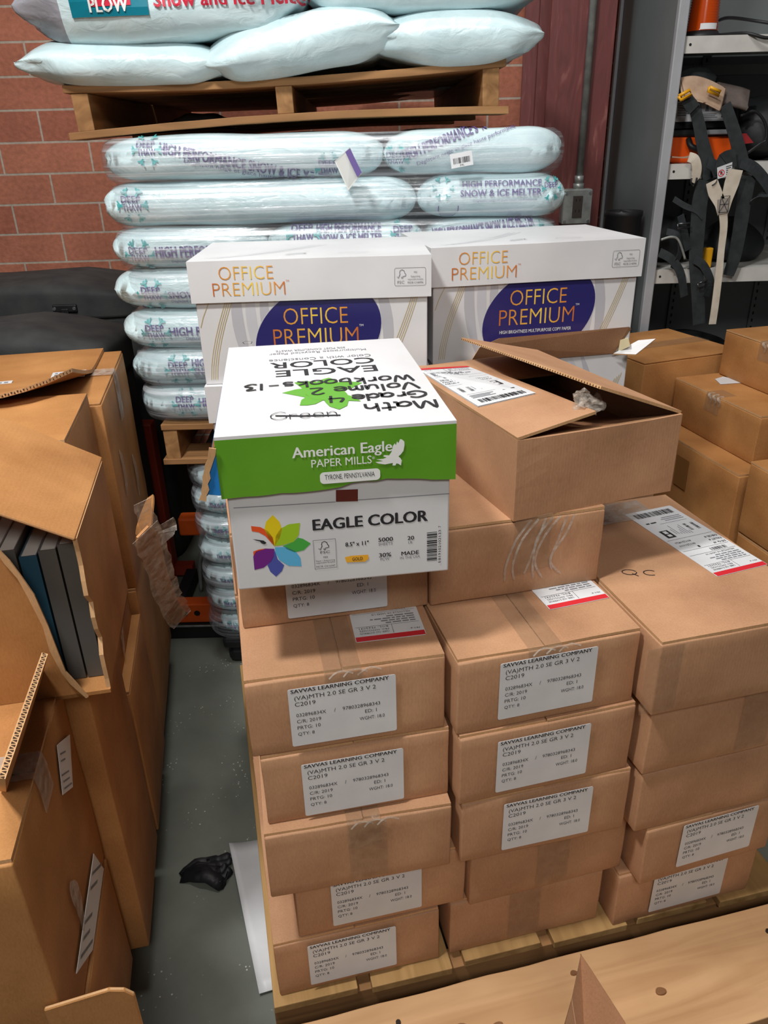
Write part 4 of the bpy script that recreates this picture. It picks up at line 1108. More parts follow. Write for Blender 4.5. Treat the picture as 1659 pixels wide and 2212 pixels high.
tx(bm, MF, 'SHEETS', [(0.1852, 0.0480), (0.2037, 0.0474), (0.1853, 0.0522)], 10)
tx(bm, MF, '20', [(0.2237, 0.0521), (0.2322, 0.0523), (0.2238, 0.0578)], 1, 0.03)
tx(bm, MF, 'LB.', [(0.2246, 0.0470), (0.2308, 0.0469), (0.2246, 0.0505)], 10)
tx(bm, MF, '30%', [(0.1856, 0.0305), (0.2016, 0.0301), (0.1857, 0.0365)], 1, 0.03)
tx(bm, MF, 'PCW', [(0.1872, 0.0252), (0.1993, 0.0250), (0.1873, 0.0293)], 10)
tx(bm, MF, 'MADE', [(0.2154, 0.0304), (0.2385, 0.0298), (0.2155, 0.0360)], 1, 0.03)
tx(bm, MF, 'IN THE USA', [(0.2134, 0.0251), (0.2401, 0.0243), (0.2134, 0.0286)], 10)
shape(bm, MF, [(0.1405, 0.0351), (0.1483, 0.0366), (0.1714, 0.0360), (0.1718, 0.0299), (0.1666, 0.0259), (0.1424, 0.0274)], 9, 0.0006)
tx(bm, MF, 'GOLD', [(0.1502, 0.0291), (0.1638, 0.0289), (0.1504, 0.0339)], 1, 0.01, lift=0.001)
q = [(0.1006, 0.0212), (0.1299, 0.0201), (0.1033, 0.0640)]
outline(bm, MF, q[0][0], q[0][1], q[1][0], q[2][1], 0.0006, 10, 0.0006)
qh = q[2][1] - q[0][1]; qw = q[1][0] - q[0][0]
fsc(bm, MF, q[0][0] + qw * .24, q[0][1] + qh * .63, qh * .30, 1)
text(bm, MF, 'FSC', q[0][0] + qw * .3, q[0][1] + qh * .52, qw * .42, qh * .085, 1)
for i, (s, w_) in enumerate((('MIX', 0.008), ('Paper | Supporting', 0.034), ('responsible forestry', 0.036), ('FSC® C016347', 0.036))):
    text(bm, MF, s, q[0][0] + qw * (.42 if i == 0 else .08), q[0][1] + qh * (.36, .24, .17, .05)[i], qw * (.2 if i == 0 else .84), qh * .06, 1)
b_ = [(0.2494, 0.0180), (0.2630, 0.0174), (0.2509, 0.0618)]
barcode(bm, MF, b_[0][0], b_[0][1], b_[1][0], b_[2][1], 1, 8, True)
MR = frame((b_[1][0] + 0.004, 0, b_[0][1]), (0, 0, 1), (-1, 0, 0))
text(bm, MR, '819102102133', 0.0, -0.001, 0.045, 0.0034, 1, 0, 0.0008)
text(bm, MR, '7', 0.049, -0.001, None, 0.0034, 1, 0, 0.0008); text(bm, MR, '8', -0.004, -0.001, None, 0.0034, 1, 0, 0.0008)
# score line and hand hole below the lid
l_ = [(0.0063, 0.1186), (0.1326, 0.1155), (0.1606, 0.1157), (0.2787, 0.1141)]
line(bm, MF, [l_[0], l_[1]], 0.0009, 10); line(bm, MF, [l_[2], l_[3]], 0.0009, 10)
h_ = [(0.1331, 0.1159), (0.1607, 0.1143), (0.1614, 0.1307), (0.1339, 0.1320)]
shape(bm, MF, h_, 11, 0.0007)
mk('case_body', bm, [BOARD, INK] + COLS + [INKG, flat('dark_red_carton', (98, 30, 18), 0.6)], ec)
# lid
le = thing_lid = None
a = 0.006; zl = EH - 0.080; th = 0.004
bm = bmesh.new()
def torn(n, amp, sd):
    r_ = random.Random(sd); return [amp * (r_.random() - 0.3) for _ in range(n)]
box(bm, -a, EW + a, -a, ED + a, EH - th, EH)
# front skirt with a slightly torn lower edge
tr = [0, .0005, .001, .0005, 0.001, .002, .001, .001, .0015, 0.0025, 0.004, 0.0085, 0.0095, 0.0085, 0.0105, 0.009, 0.008, 0.0065, 0.004, 0.003, 0.002]
fv = [(-a + (EW + 2 * a) * i / 20, zl + tr[i]) for i in range(21)]
slab(bm, [(-a, -a, EH - th)] + [(p[0], -a, p[1]) for i, p in enumerate(fv)] + [(EW + a, -a, EH - th)], th, (0, -1, 0), 1, 2)
slab(bm, [(EW + a, -a + th, EH - th), (EW + a, -a + th, zl + 0.003), (EW + a, ED + a, zl), (EW + a, ED + a, EH - th)], th, (1, 0, 0), 3, 2)
slab(bm, [(-a, ED + a, EH - th), (-a, ED + a, zl), (EW + a, ED + a, zl), (EW + a, ED + a, EH - th)], th, (0, 1, 0), 1, 2)
for f in bm.faces:
    f.normal_update()
ML = frame((0, -a - 0.0003, 0), (1, 0, 0), (0, 0, 1))
tx(bm, ML, 'American Eagle', [(0.0835, 0.1780), (0.2047, 0.1747), (0.0835, 0.1780)], 4, 0.02)
tx(bm, ML, 'PAPER MILLS', [(0.1056, 0.1677), (0.1792, 0.1657), (0.1062, 0.1780)], 4, 0.004)
tx(bm, ML, '®', [(0.1800, 0.1718), (0.1831, 0.1718), (0.1801, 0.1753)], 4)
bird = [(0.2148, 0.1956), (0.2173, 0.1948), (0.2199, 0.1920), (0.2201, 0.1872), (0.2187, 0.1800), (0.2155, 0.1758), (0.2124, 0.1732), (0.2148, 0.1708), (0.2165, 0.1675), (0.2153, 0.1609), (0.2122, 0.1634), (0.2097, 0.1641), (0.2084, 0.1615), (0.2048, 0.1618), (0.2053, 0.1651), (0.1954, 0.1639), (0.1871, 0.1659), (0.1836, 0.1680), (0.1934, 0.1685), (0.1852, 0.1714), (0.1935, 0.1716), (0.1977, 0.1728), (0.1936, 0.1747), (0.1949, 0.1764), (0.2009, 0.1755), (0.2041, 0.1801), (0.2059, 0.1876), (0.2081, 0.1907), (0.2095, 0.1880), (0.2110, 0.1931), (0.2126, 0.1904)]
shape(bm, ML, bird, 4, 0.0008)
pl = [(0.1148, 0.1439), (0.1893, 0.1443), (0.1154, 0.1533)]
shape(bm, ML, rrect_pts(pl[0][0], (pl[0][1] + pl[1][1]) / 2, pl[1][0], (pl[0][1] + pl[1][1]) / 2 + 0.0155, 0.005, 4), 4, 0.0006)
yy = (pl[0][1] + pl[1][1]) / 2
text(bm, ML, 'TYRONE, PENNSYLVANIA', pl[0][0] + 0.006, yy + 0.0045, pl[1][0] - pl[0][0] - 0.013, 0.0075, 5, 0, 0.001)
# print and marker on the top
MT = frame((0, 0, EH + 0.0002), (1, 0, 0), (0, 1, 0)); MB = MT @ Matrix.Rotation(pi, 4, 'Z')
tx(bm, MB, 'EAGLE', [(0.2213, 0.2517), (0.0700, 0.2869), (0.2166, 0.2172)], 5, 0.012, True)
tx(bm, MB, 'COLOR', [(0.2229, 0.2973), (0.0622, 0.3352), (0.2184, 0.2631)], 5, 0.012, True)
tx(bm, MB, 'Color with a Conscience', [(0.2222, 0.3185), (0.0608, 0.3568), (0.2202, 0.3031)], 6, 0, True)
tx(bm, MB, '30% POST CONSUMER WASTE', [(0.1869, 0.3814), (0.0723, 0.4091), (0.1859, 0.3701)], 6, 0, True)
tx(bm, MB, 'Multipurpose Recycled Paper', [(0.2193, 0.3609), (0.0611, 0.3991), (0.2175, 0.3457)], 6, 0, True)
for pts in ([(0.0772, 0.1538), (0.0960, 0.1664), (0.1124, 0.1708), (0.1249, 0.1455), (0.1100, 0.1241), (0.0971, 0.1361)], [(0.0956, 0.2006), (0.1094, 0.2052), (0.1259, 0.1989), (0.1353, 0.1632), (0.1232, 0.1554), (0.1054, 0.1699)], [(0.1255, 0.1930), (0.1361, 0.2079), (0.1463, 0.2144), (0.1549, 0.2010), (0.1583, 0.1855), (0.1416, 0.1537), (0.1307, 0.1643)], [(0.1910, 0.1781), (0.1753, 0.1877), (0.1585, 0.1872), (0.1422, 0.1617), (0.1502, 0.1462), (0.1717, 0.1527)], [(0.0988, 0.0928), (0.1020, 0.1161), (0.1103, 0.1294), (0.1308, 0.1325), (0.1315, 0.1097), (0.1194, 0.0940), (0.1083, 0.0907)], [(0.1480, 0.0646), (0.1369, 0.0796), (0.1320, 0.1022), (0.1375, 0.1310), (0.1569, 0.1191), (0.1635, 0.0989), (0.1596, 0.0781)], [(0.1793, 0.0933), (0.1702, 0.1161), (0.1563, 0.1370), (0.1452, 0.1410), (0.1496, 0.1131), (0.1617, 0.0993)], [(0.1148, 0.1719), (0.1391, 0.1831), (0.1570, 0.1707), (0.1647, 0.1289), (0.1555, 0.1044), (0.1334, 0.1055), (0.1163, 0.1167), (0.1086, 0.1413)]):
    _l = globals().get('_l', 0.0002) + 0.00005; shape(bm, MT, pts, 7, _l)
ck = [(0.0165, 0.4662), (0.0220, 0.4748), (0.0328, 0.4671), (0.0310, 0.4527), (0.0196, 0.4555)]
line(bm, MT, ck + ck[:1], 0.0016, 5)
GL = {'M': [[(0, 0), (.1, 1), (.4, .1), (.75, 1), (.9, 0)]], 'a': [[(.62, .5), (.3, .6), (.05, .3), (.25, 0), (.55, .2), (.62, .55), (.6, .05), (.75, 0)]], 't': [[(.3, 1), (.25, .1), (.45, 0)], [(0, .65), (.6, .68)]], 'h': [[(.1, 1), (.08, 0)], [(.08, .35), (.35, .6), (.55, .45), (.55, 0)]],
 'G': [[(.85, .85), (.5, 1), (.1, .7), (.05, .3), (.4, 0), (.8, .15), (.85, .45), (.5, .45)]], 'r': [[(.1, .6), (.1, 0)], [(.1, .4), (.3, .6), (.5, .55)]], 'd': [[(.55, .5), (.25, .6), (.05, .3), (.25, 0), (.55, .2)], [(.6, 1), (.58, 0)]], 'e': [[(.08, .3), (.55, .35), (.45, .6), (.15, .55), (.05, .2), (.3, 0), (.6, .1)]],
 '4': [[(.15, 1), (.0, .4), (.7, .42)], [(.6, 1), (.55, -.05)]], 'V': [[(0, 1), (.4, 0), (.8, 1)]], 'o': [[(.3, .6), (.05, .4), (.1, .05), (.4, 0), (.6, .3), (.5, .55), (.3, .6)]], 'l': [[(.15, 1), (.12, 0)]], 'u': [[(.05, .6), (.1, .05), (.4, .05), (.55, .6), (.6, 0)]], 'm': [[(.05, 0), (.08, .6), (.3, .5), (.32, 0)], [(.32, .4), (.55, .6), (.65, .4), (.66, 0)]],
 '2': [[(.05, .8), (.35, 1), (.6, .75), (.1, .05), (.7, .02)]], 'W': [[(0, 1), (.2, 0), (.45, .7), (.7, 0), (.95, 1)]], 'k': [[(.1, 1), (.1, 0)], [(.5, .6), (.12, .3), (.55, 0)]], 'b': [[(.1, 1), (.1, 0), (.45, .05), (.55, .4), (.12, .5)]], 's': [[(.5, .55), (.15, .55), (.15, .35), (.5, .25), (.4, 0), (.05, .05)]], '-': [[(.05, .4), (.55, .42)]], '1': [[(.2, 1), (.2, 0)]], '3': [[(.05, .9), (.5, .95), (.25, .55), (.6, .3), (.3, 0), (.02, .1)]], 'n': [[(.08, .6), (.08, 0)], [(.08, .35), (.35, .6), (.55, .4), (.55, 0)]], ' ': []}
GW = {'M': 1.0, 'W': 1.05, ' ': .35, 'l': .35, '1': .4, 'm': .8, 't': .65, 'r': .6, 'G': .95, 'V': .85, '2': .8}
def hand(bm, M, s, p, mi, flip=True, w=0.0042):
    (x0, y0), (x1, y1), (x2, y2) = p
    if flip: x0, y0, x1, y1, x2, y2 = -x0, -y0, -x1, -y1, -x2, -y2
    tw = sum(GW.get(c, .72) for c in s); k = abs(x1 - x0) / tw; x = min(x0, x1); h = abs(y2 - y0)
    for c in s:
        for st in GL[c]:
            pp = smoothpath([(x + q[0] * k, y0 + q[1] * h, 0) for q in st], 4)
            line(bm, M, [(q.x, q.y) for q in pp], w, mi, 0.0012)
        x += GW.get(c, .72) * k
hand(bm, MB, 'Math', [(0.2745, 0.0782), (0.1773, 0.0996), (0.2682, 0.0475)], 8)
hand(bm, MB, 'Grade 4', [(0.2693, 0.1212), (0.1367, 0.1508), (0.2639, 0.0931)], 8)
hand(bm, MB, 'Volume 2', [(0.2654, 0.1630), (0.1126, 0.1976), (0.2599, 0.1329)], 8)
hand(bm, MB, 'Workbooks-13', [(0.2638, 0.2018), (0.0231, 0.2571), (0.2584, 0.1714)], 8)
hand(bm, MT, 'Green', [(0.0602, 0.0391), (0.1467, 0.0322), (0.0605, 0.0686)], 8, False, 0.0014)
line(bm, MT, [(0.0666, 0.0559), (0.0998, 0.0481), (0.1475, 0.0412)], 0.004, 8, 0.001)
mk('lid', bm, [BOARD, GREEN, KRAFT_EDGE, BLUEI, WHITEI, INK, INKG, GREENF, MARKER], ec)
# flared, torn blue side of the lid
bm = bmesh.new()
slab(bm, [(-a, -a, EH), (-a - 0.022, -0.004, zl + 0.004), (-a - 0.016, 0.03, zl - 0.002), (-a - 0.014, ED, zl), (-a, ED + a, EH)], 0.003, (-1, 0, 0.25), 0, 1)
slab(bm, [(-a, -a - 0.002, EH - 0.02), (-a, -a - 0.002, zl + 0.006), (-a - 0.014, -a - 0.001, zl + 0.008), (-a - 0.020, -a - 0.001, zl + 0.026), (-a - 0.008, -a - 0.001, zl + 0.046)], 0.003, (0, -1, 0), 0, 1)
sk = mk('torn_side_skirt', bm, [BLUEI, KRAFT_EDGE], ec, label='torn blue lid side with raw board edge')
bm = bmesh.new()
rd = random.Random(12)
ribbon(bm, [(-a - 0.004 - 0.020 * (k / 9) + 0.003 * rd.random(), -a - 0.003, EH - 0.012 - 0.066 * k / 9) for k in range(10)], [0.006 + 0.004 * rd.random() for _ in range(10)], (1, 0, 0), 0.002)
mk('torn_board_edge', bm, KRAFT_EDGE, ec)
# ================================================================== right hand stack
G_R = 'brown cartons stacked at the right by the cabinet'
pallet('wooden_pallet', 'wooden pallet under the cartons at the right, mostly hidden', (0.80, 1.34, 0.0), radians(13), 0.75, 0.80, 5, (0.004, 0.38, 0.75), WOOD_OLDX, WOOD_OLDX, 'y', 0.018, 0.104)
def side_carton(label, Fx, Fy, z, L_, W_, h, seed, crease=True, tape=True, shade=None):
    """carton whose long face looks left: (Fx, Fy) is the near end of that face; local x runs right, y away"""
    t = carton(label, Fx, Fy, z, 13.0, w=W_, d=L_, h=h, seam=0.5, tape='none', seed=seed, group=G_R, mats=(KRAFT_OLD, KRAFT_EDGE))
    if tape:
        bm = bmesh.new(); m_ = L_ * 0.52
        ribbon(bm, [(0.05, m_, h + 0.0008), (0.0, m_, h + 0.0006), (-0.0018, m_, h - 0.01), (-0.002, m_, h * .62)], 0.062, (0, 1, 0), 0.0003)
        mk('packing_tape', bm, TAPE, t)
        bm = bmesh.new(); rd = random.Random(seed)
        for k in range(3):
            ribbon(bm, smoothpath([(0.01, m_ - 0.03 + k * 0.02, h + 0.001), (-0.004, m_ - 0.025 + k * 0.02, h - 0.002), (-0.007, m_ - 0.02 + k * .02 - 0.02, h - 0.012), (-0.003, m_ - 0.03 + k * .018, h - 0.026)], 4), [.007] * 12 + [.002], (0, 1, 0.2), 0.0003)
        mk('tape_wrinkle', bm, TAPE_CRUMPLED, t)
    return t
side_carton('brown carton second down at the right, white paper corner on its top', 0.971, 1.843, 0.676, 0.380, 0.31, 0.134, 31)
side_carton('topmost brown carton of the stack at the right edge of the photo', 1.106, 1.862, 0.81, 0.382, 0.31, 0.134, 32)
side_carton('deep brown carton with a dark tape square, under two cartons at the right', 0.911, 1.776, 0.41, 0.382, 0.31, 0.266, 33, tape=False)
bm = bmesh.new()
t = bpy.data.objects[[o.name for o in COL.objects if o.get('label', '').startswith('deep brown carton')][0]]
ribbon(bm, [(-0.0022, 0.235, 0.225), (-0.0022, 0.235, 0.135)], 0.058, (0, 1, 0), 0.0004); mk('packing_tape', bm, flat('brown_tape', (142, 98, 54), 0.35), t)
side_carton('brown carton nearest the camera at the right edge, its front cut off', 1.003, 1.392, 0.53, 0.37, 0.31, 0.195, 34, tape=False)
side_carton('brown carton at the bottom of the right stack, hidden behind the labelled columns', 0.915, 1.77, 0.14, 0.382, 0.31, 0.268, 35, tape=False)
side_carton('brown carton on the pallet under the nearest right carton', 1.005, 1.39, 0.14, 0.37, 0.31, 0.388, 36, tape=False)
bm = bmesh.new(); slab(bm, [(0, 0, 0), (0.085, -0.03, 0), (0.07, 0.05, 0.0), (0.03, 0.045, 0.0)], 0.0006, (0, 0, 1), 0)
t2 = [o for o in COL.objects if o.get('label', '').startswith('brown carton second down')][0]
o = mk('paper_label', bm, PAPER, t2); o.location = (0.075, 0.275, 0.1352); o.rotation_euler = (0, 0, 0.25)
t = carton('large brown carton with taped top standing before the grey cabinet', 0.778, 2.195, 0.0, 19.8, w=0.36, d=0.34, h=0.86, tape='none', seam=0.5, seed=41, flaps=False, mats=(KRAFT_OLD, KRAFT_EDGE))
for a, b in ((0.001, 0.169), (0.171, 0.339)):
    bm = rbox(0.001, 0.359, a, b, 0.8555, 0.86, 0.001, 2, 0.001, 6, a); mk('top_flap', bm, [KRAFT_OLD, KRAFT_EDGE], t)
bm = bmesh.new(); ribbon(bm, [(0.0, 0.17, 0.8612), (0.2, 0.17, 0.8612), (0.36, 0.17, 0.8612)], 0.06, (0, 1, 0), 0.0004); mk('packing_tape', bm, TAPE, t)
bm = bmesh.new(); ribbon(bm, [(-0.004, 0.17, 0.85), (-0.004, 0.17, 0.80)], 0.06, (0, 1, 0), 0.0004); mk('tape_end', bm, TAPE, t)

# ================================================================== left hand stack of big cartons
G_L = 'large worn cartons stacked at the left'
YL = 11.24
u_ = Vector((cos(radians(YL)), sin(radians(YL)), 0)); v_ = Vector((-sin(radians(YL)), cos(radians(YL)), 0))
KO = (KRAFT_OLD, KRAFT_EDGE)
def left_box(label, FR, w, d, z0, z1, seed, flaps=True):
    P = Vector((FR[0], FR[1], 0)) - u_ * w
    return carton(label, P.x, P.y, z0, YL, w=w, d=d, h=z1 - z0, seam=0.5, tape='none', seed=seed, group=G_L, mats=KO, flaps=flaps)
t = thing('wooden_pallet', 'blue painted pallet under the large cartons at the left', 'pallet', (-1.06, 0.62, 0), radians(YL))
for i in range(3):
    bm = rbox(0.0, 0.52, i * 0.62, i * 0.62 + 0.1, 0.018, 0.10, 0.002); mk('block_row', bm, BLUEP, t)
for i in range(6):
    bm = rbox(0.0 + i * 0.09, 0.075 + i * 0.09, 0.0, 1.36, 0.10, 0.118, 0.002); mk('deck_board', bm, BLUEP, t)
for i in range(3):
    bm = rbox(i * 0.21, i * 0.21 + 0.1, 0, 1.36, 0.0, 0.018, 0.002); mk('bottom_board', bm, BLUEP, t)
bA = left_box('large carton with two small stickers and a loose flap, farthest back at the left', (-0.570, 1.495), 0.66, 0.45, 0.56, 1.0, 51, flaps=False)
left_box('large dark carton under the stickered carton, back of the left stack', (-0.572, 1.49), 0.66, 0.45, 0.12, 0.56, 52)
bB = left_box('large carton with tape smears on its side, between the stickered and torn cartons', (-0.532, 1.205), 0.62, 0.275, 0.50, 1.028, 53)
left_box('large dark carton low in the left stack, below the tape smeared carton', (-0.512, 1.20), 0.62, 0.285, 0.12, 0.50, 54)
left_box('large dark carton low in the left stack, below the torn carton of books', (-0.460, 0.93), 0.62, 0.258, 0.12, 0.742, 55)
bD = left_box('golden carton with two white labels on its side, nearest in the left stack', (-0.428, 0.600), 0.60, 0.318, 0.385, 0.75, 56, flaps=False)
bG = left_box('brown carton with an open side flap, bottom front of the left stack', (-0.424, 0.596), 0.60, 0.318, 0.12, 0.382, 57)
# stickered carton: loose top flap
w, h, d = 0.66, 0.44, 0.45
bm = bmesh.new()
top = []
nx, ny = 16, 8
E_ = []
for i in range(nx + 1):
    for j in range(ny + 1):
        x = 0.02 + (w - 0.065) * i / nx; y = d - (d + 0.085) * j / ny
        fx = i / nx; fy = j / ny
        z = h + 0.010 + 0.046 * max(0, (fy - 0.5) * 2) ** 1.2 + 0.03 * max(0, fx - 0.78) * 4 * max(0, fy - 0.4)
        if fx > 0.8: y += 0.10 * ((fx - 0.8) * 5) ** 2 * fy
        top.append(Vector((x, y, z)))
for s_ in (0, 1):
    E_.append([bm.verts.new(p - Vector((0, 0, 0.008 * s_))) for p in top])
idx = lambda i, j: i * (ny + 1) + j
for i in range(nx):
    for j in range(ny):
        q = (idx(i, j), idx(i, j + 1), idx(i + 1, j + 1), idx(i + 1, j))
        bm.faces.new([E_[0][k] for k in q]); bm.faces.new([E_[1][k] for k in q[::-1]])
for i in range(nx):
    for j in (0, ny):
        f = bm.faces.new((E_[0][idx(i, j)], E_[0][idx(i + 1, j)], E_[1][idx(i + 1, j)], E_[1][idx(i, j)])); f.material_index = 1
for j in range(ny):
    for i in (0, nx):
        f = bm.faces.new((E_[0][idx(i, j)], E_[0][idx(i, j + 1)], E_[1][idx(i, j + 1)], E_[1][idx(i, j)])); f.material_index = 1
bmesh.ops.recalc_face_normals(bm, faces=list(bm.faces))
lf = mk('loose_flap', bm, [KRAFT_OLD, KRAFT_EDGE], bA)
bm = bmesh.new()
for i in range(int(nx * 7.2)):
    fx = (i + 0.5) / (nx * 7.2)
    k = min(int(fx * nx), nx - 1); tt = fx * nx - k
    P = top[idx(k, ny)].lerp(top[idx(k + 1, ny)], tt) + Vector((0, -0.0006, -0.004))
    sg = 1 if i % 2 else -1
    poly(bm, [P + Vector((-0.0022, 0, -0.0026 * sg)), P + Vector((0.0022, 0, -0.0026 * sg)), P + Vector((0, 0, 0.0026 * sg))])
mk('flute_edge', bm, FLUTE, lf)
for (px0, py0, w_, ang) in ((0.535, 0.17, 0.072, 0.06), (0.36, 0.12, 0.10, 0.08)):
    bm = bmesh.new(); slab(bm, [(0, 0, 0.0008), (w_, 0, 0.0008), (w_, 0.06, 0.0008), (0, 0.06, 0.0008)], 0.0008, (0, 0, 1), 0)
    for k in range(3):
        for m_ in range(7): rect(bm, Matrix(), 0.006 + m_ * w_ * 0.13, 0.01 + k * 0.016, 0.006 + m_ * w_ * 0.13 + w_ * 0.08, 0.019 + k * 0.016, 1, 0.001)
    o = mk('sticker', bm, [PAPER, INKG], bA); o.location = (px0, py0, h + 0.0125); o.rotation_euler = (-0.02, 0, ang)
bm = rbox(0.002, w - 0.002, 0.002, d - 0.002, h - 0.005, h, 0.001, 2, 0.001, 6, 3); mk('top_flap', bm, [KRAFT_OLD, KRAFT_EDGE], bA)
bm = bmesh.new(); ribbon(bm, [(w - 0.10, 0.24, h + 0.0035), (w + 0.001, 0.24, h + 0.0025), (w + 0.003, 0.24, h - 0.02), (w + 0.0035, 0.235, h - 0.11)], 0.055, (0, 1, 0), 0.0004); mk('packing_tape', bm, TAPE_CRUMPLED, bA)
bm = bmesh.new(); ribbon(bm, [(0.62 + 0.003, 0.12, 0.45), (0.62 + 0.004, 0.11, 0.40), (0.62 + 0.003, 0.12, 0.34)], [0.05, 0.075, 0.04], (0, 1, 0), 0.0004); mk('packing_tape', bm, TAPE_CRUMPLED, bB)
# tape scars down the long right hand side
for bx, ww, spots in ((bA, 0.66, ((0.10, 0.30), (0.28, 0.22), (0.2, 0.12))), (bB, 0.62, ((0.20, 0.22), (0.10, 0.12)))):
    for (yy, zz) in spots:
        bm = bmesh.new(); ribbon(bm, smoothpath([(ww + 0.003, yy, zz), (ww + 0.0045, yy + 0.008, zz - 0.05), (ww + 0.003, yy - 0.006, zz - 0.11)], 4), [0.006, .02, .034, .03, .04, .03, .028, .02, .006], (0, 1, 0), 0.0004); mk('tape_scrap', bm, TAPE_CRUMPLED, bx)

# torn carton of books
cw, cd, ch = 0.62, 0.285, 0.255
P = Vector((-0.409, 0.896, 0)) - u_ * cw
tc_ = thing('torn_carton', 'torn open carton with a raised flap showing books inside, left edge of the photo', 'box', (P.x, P.y, 0.745), radians(YL), G_L)
bm = bmesh.new(); th = 0.006
box(bm, 0, cw, cd - th, cd, 0, ch); box(bm, 0, th, th, cd - th, 0, ch); box(bm, 0, cw, 0, cd - th, 0, th)
# right wall with ragged front edge
rd = random.Random(5)
rag = [(th * 2 * rd.random() - 0.004 + (0.02 if 2 < i < 8 else 0) * rd.random(), ch * i / 12) for i in range(13)]
slab(bm, [(cw, y_, z_) for y_, z_ in rag] + [(cw, cd - th, ch), (cw, cd - th, 0)], th, (1, 0, 0), 0, 1)
# what is left of the front: torn diagonally
fr = [(0, 0), (cw - 0.035, 0.0), (cw - 0.05, 0.03), (cw - 0.058, 0.05), (cw - 0.064, 0.09), (cw - 0.066, 0.13), (cw - 0.074, 0.18), (cw - 0.082, 0.21), (cw - 0.092, 0.235), (cw - 0.10, ch), (0, ch)]
slab(bm, [(x_, 0.0, z_) for x_, z_ in fr], th, (0, -1, 0), 0, 1)
mk('body', bm, [KRAFT_OLD, KRAFT_EDGE], tc_)
bm = bmesh.new()
for k in range(10):
    pass
ribbon(bm, [(fr[i][0] + 0.002, -0.003, fr[i][1]) for i in range(1, 10)], [0.004, .008, .006, .010, .007, .009, .006, .008, .004], (1, 0, 0), 0.003); mk('torn_edge', bm, KRAFT_EDGE, tc_)
bm = bmesh.new(); a_ = radians(31); l_ = 0.29
pts = [(cw, 0.0, ch + 0.002), (cw, cd + 0.012, ch + 0.002), (cw - l_ * cos(a_), cd + 0.012, ch + 0.002 + l_ * sin(a_)), (cw - l_ * cos(a_), -0.01, ch + 0.002 + l_ * sin(a_))]
slab(bm, pts, 0.006, (sin(a_), 0, cos(a_)), 0, 1); bevel(bm, 0.002, 1); mk('raised_flap', bm, [KRAFT_OLD, KRAFT_EDGE], tc_)
# books standing in it
for i in range(7):
    x1 = cw - 0.012 - i * 0.026
    o = thing('workbook', ['grey covered', 'grey covered', 'blue covered', 'grey covered', 'grey covered', 'blue covered', 'grey covered'][i] + f' workbook in the torn carton, {["first","second","third","fourth","fifth","sixth","seventh"][i]} from its right wall', 'book', tuple(tc_.location + u_ * x1 + v_ * 0.035 + Vector((0, 0, 0.0075))), radians(YL), 'workbooks in the torn carton')
    hh = 0.225 - 0.006 * (i % 3)
    bm = rbox(-0.0215, -0.0015, 0.003, 0.205, 0.002, hh - 0.002, 0); mk('pages', bm, BOOKP, o)
    cm = BOOKB if i in (2, 5) else BOOKG
    bm = bmesh.new(); box(bm, -0.0015, 0, 0, 0.208, 0, hh); box(bm, -0.023, -0.0215, 0, 0.208, 0, hh); box(bm, -0.0215, -0.0015, 0, 0.0025, 0, hh); mk('cover', bm, cm, o)

# golden carton: half open lid and labels on its side
w, d, h = 0.60, 0.318, 0.365
bm = bmesh.new(); slab(bm, [(w * .52, 0.004, h), (w - 0.001, 0.003, h), (w - 0.001, d - 0.002, h), (w * .52, d - 0.002, h)], 0.005, (0, 0, 1), 0, 1); mk('top_flap', bm, [KRAFT_OLD, KRAFT_EDGE], bD)
bm = bmesh.new(); box(bm, w - 0.075, w - 0.001, 0.138, 0.1395, h - 0.001, h + 0.0008); mk('crease', bm, FLUTE, bD)
bm = bmesh.new(); ribbon(bm, [(w - 0.06, 0.15, h + 0.0008), (w, 0.15, h + 0.0012), (w + 0.003, 0.15, h - 0.02), (w + 0.0035, 0.15, h - 0.06)], 0.05, (0, 1, 0), 0.0004); mk('packing_tape', bm, TAPE_CRUMPLED, bD)
bm = bmesh.new()
# raised flap: hinged at the far left edge, its cut edge points at the camera
Rz = Matrix.Rotation(-radians(YL), 4, 'Z')
q0 = Rz @ (Vector((-0.433, 0.784, 0.9)) - bD.location); q1 = Rz @ (Vector((-0.395, 0.574, 0.9)) - bD.location)
q3 = Rz @ (Vector((-0.528, 0.925, 0.754)) - bD.location); q2 = Rz @ (Vector((-0.484, 0.70, 0.754)) - bD.location)
nrm = (q1 - q0).cross(q3 - q0); nrm = nrm if nrm.z > 0 else -nrm
slab(bm, [q1, q0, q3, q2], 0.0075, nrm, 0, 1)
fm = mk('raised_flap', bm, [KRAFT_OLD, KRAFT_EDGE], bD)
bm = bmesh.new(); out_ = (q0 - q3).normalized(); e_ = (q1 - q0); n_ = nrm.normalized()
for k in range(56):
    P = q0 + e_ * ((k + .5) / 56) + out_ * 0.0006 - n_ * 0.00375; sg = 1 if k % 2 else -1
    ed = e_.normalized()
    poly(bm, [P - ed * 0.0018 - n_ * 0.0024 * sg, P + ed * 0.0018 - n_ * 0.0024 * sg, P + n_ * 0.0024 * sg])
mk('flute_edge', bm, FLUTE, fm)
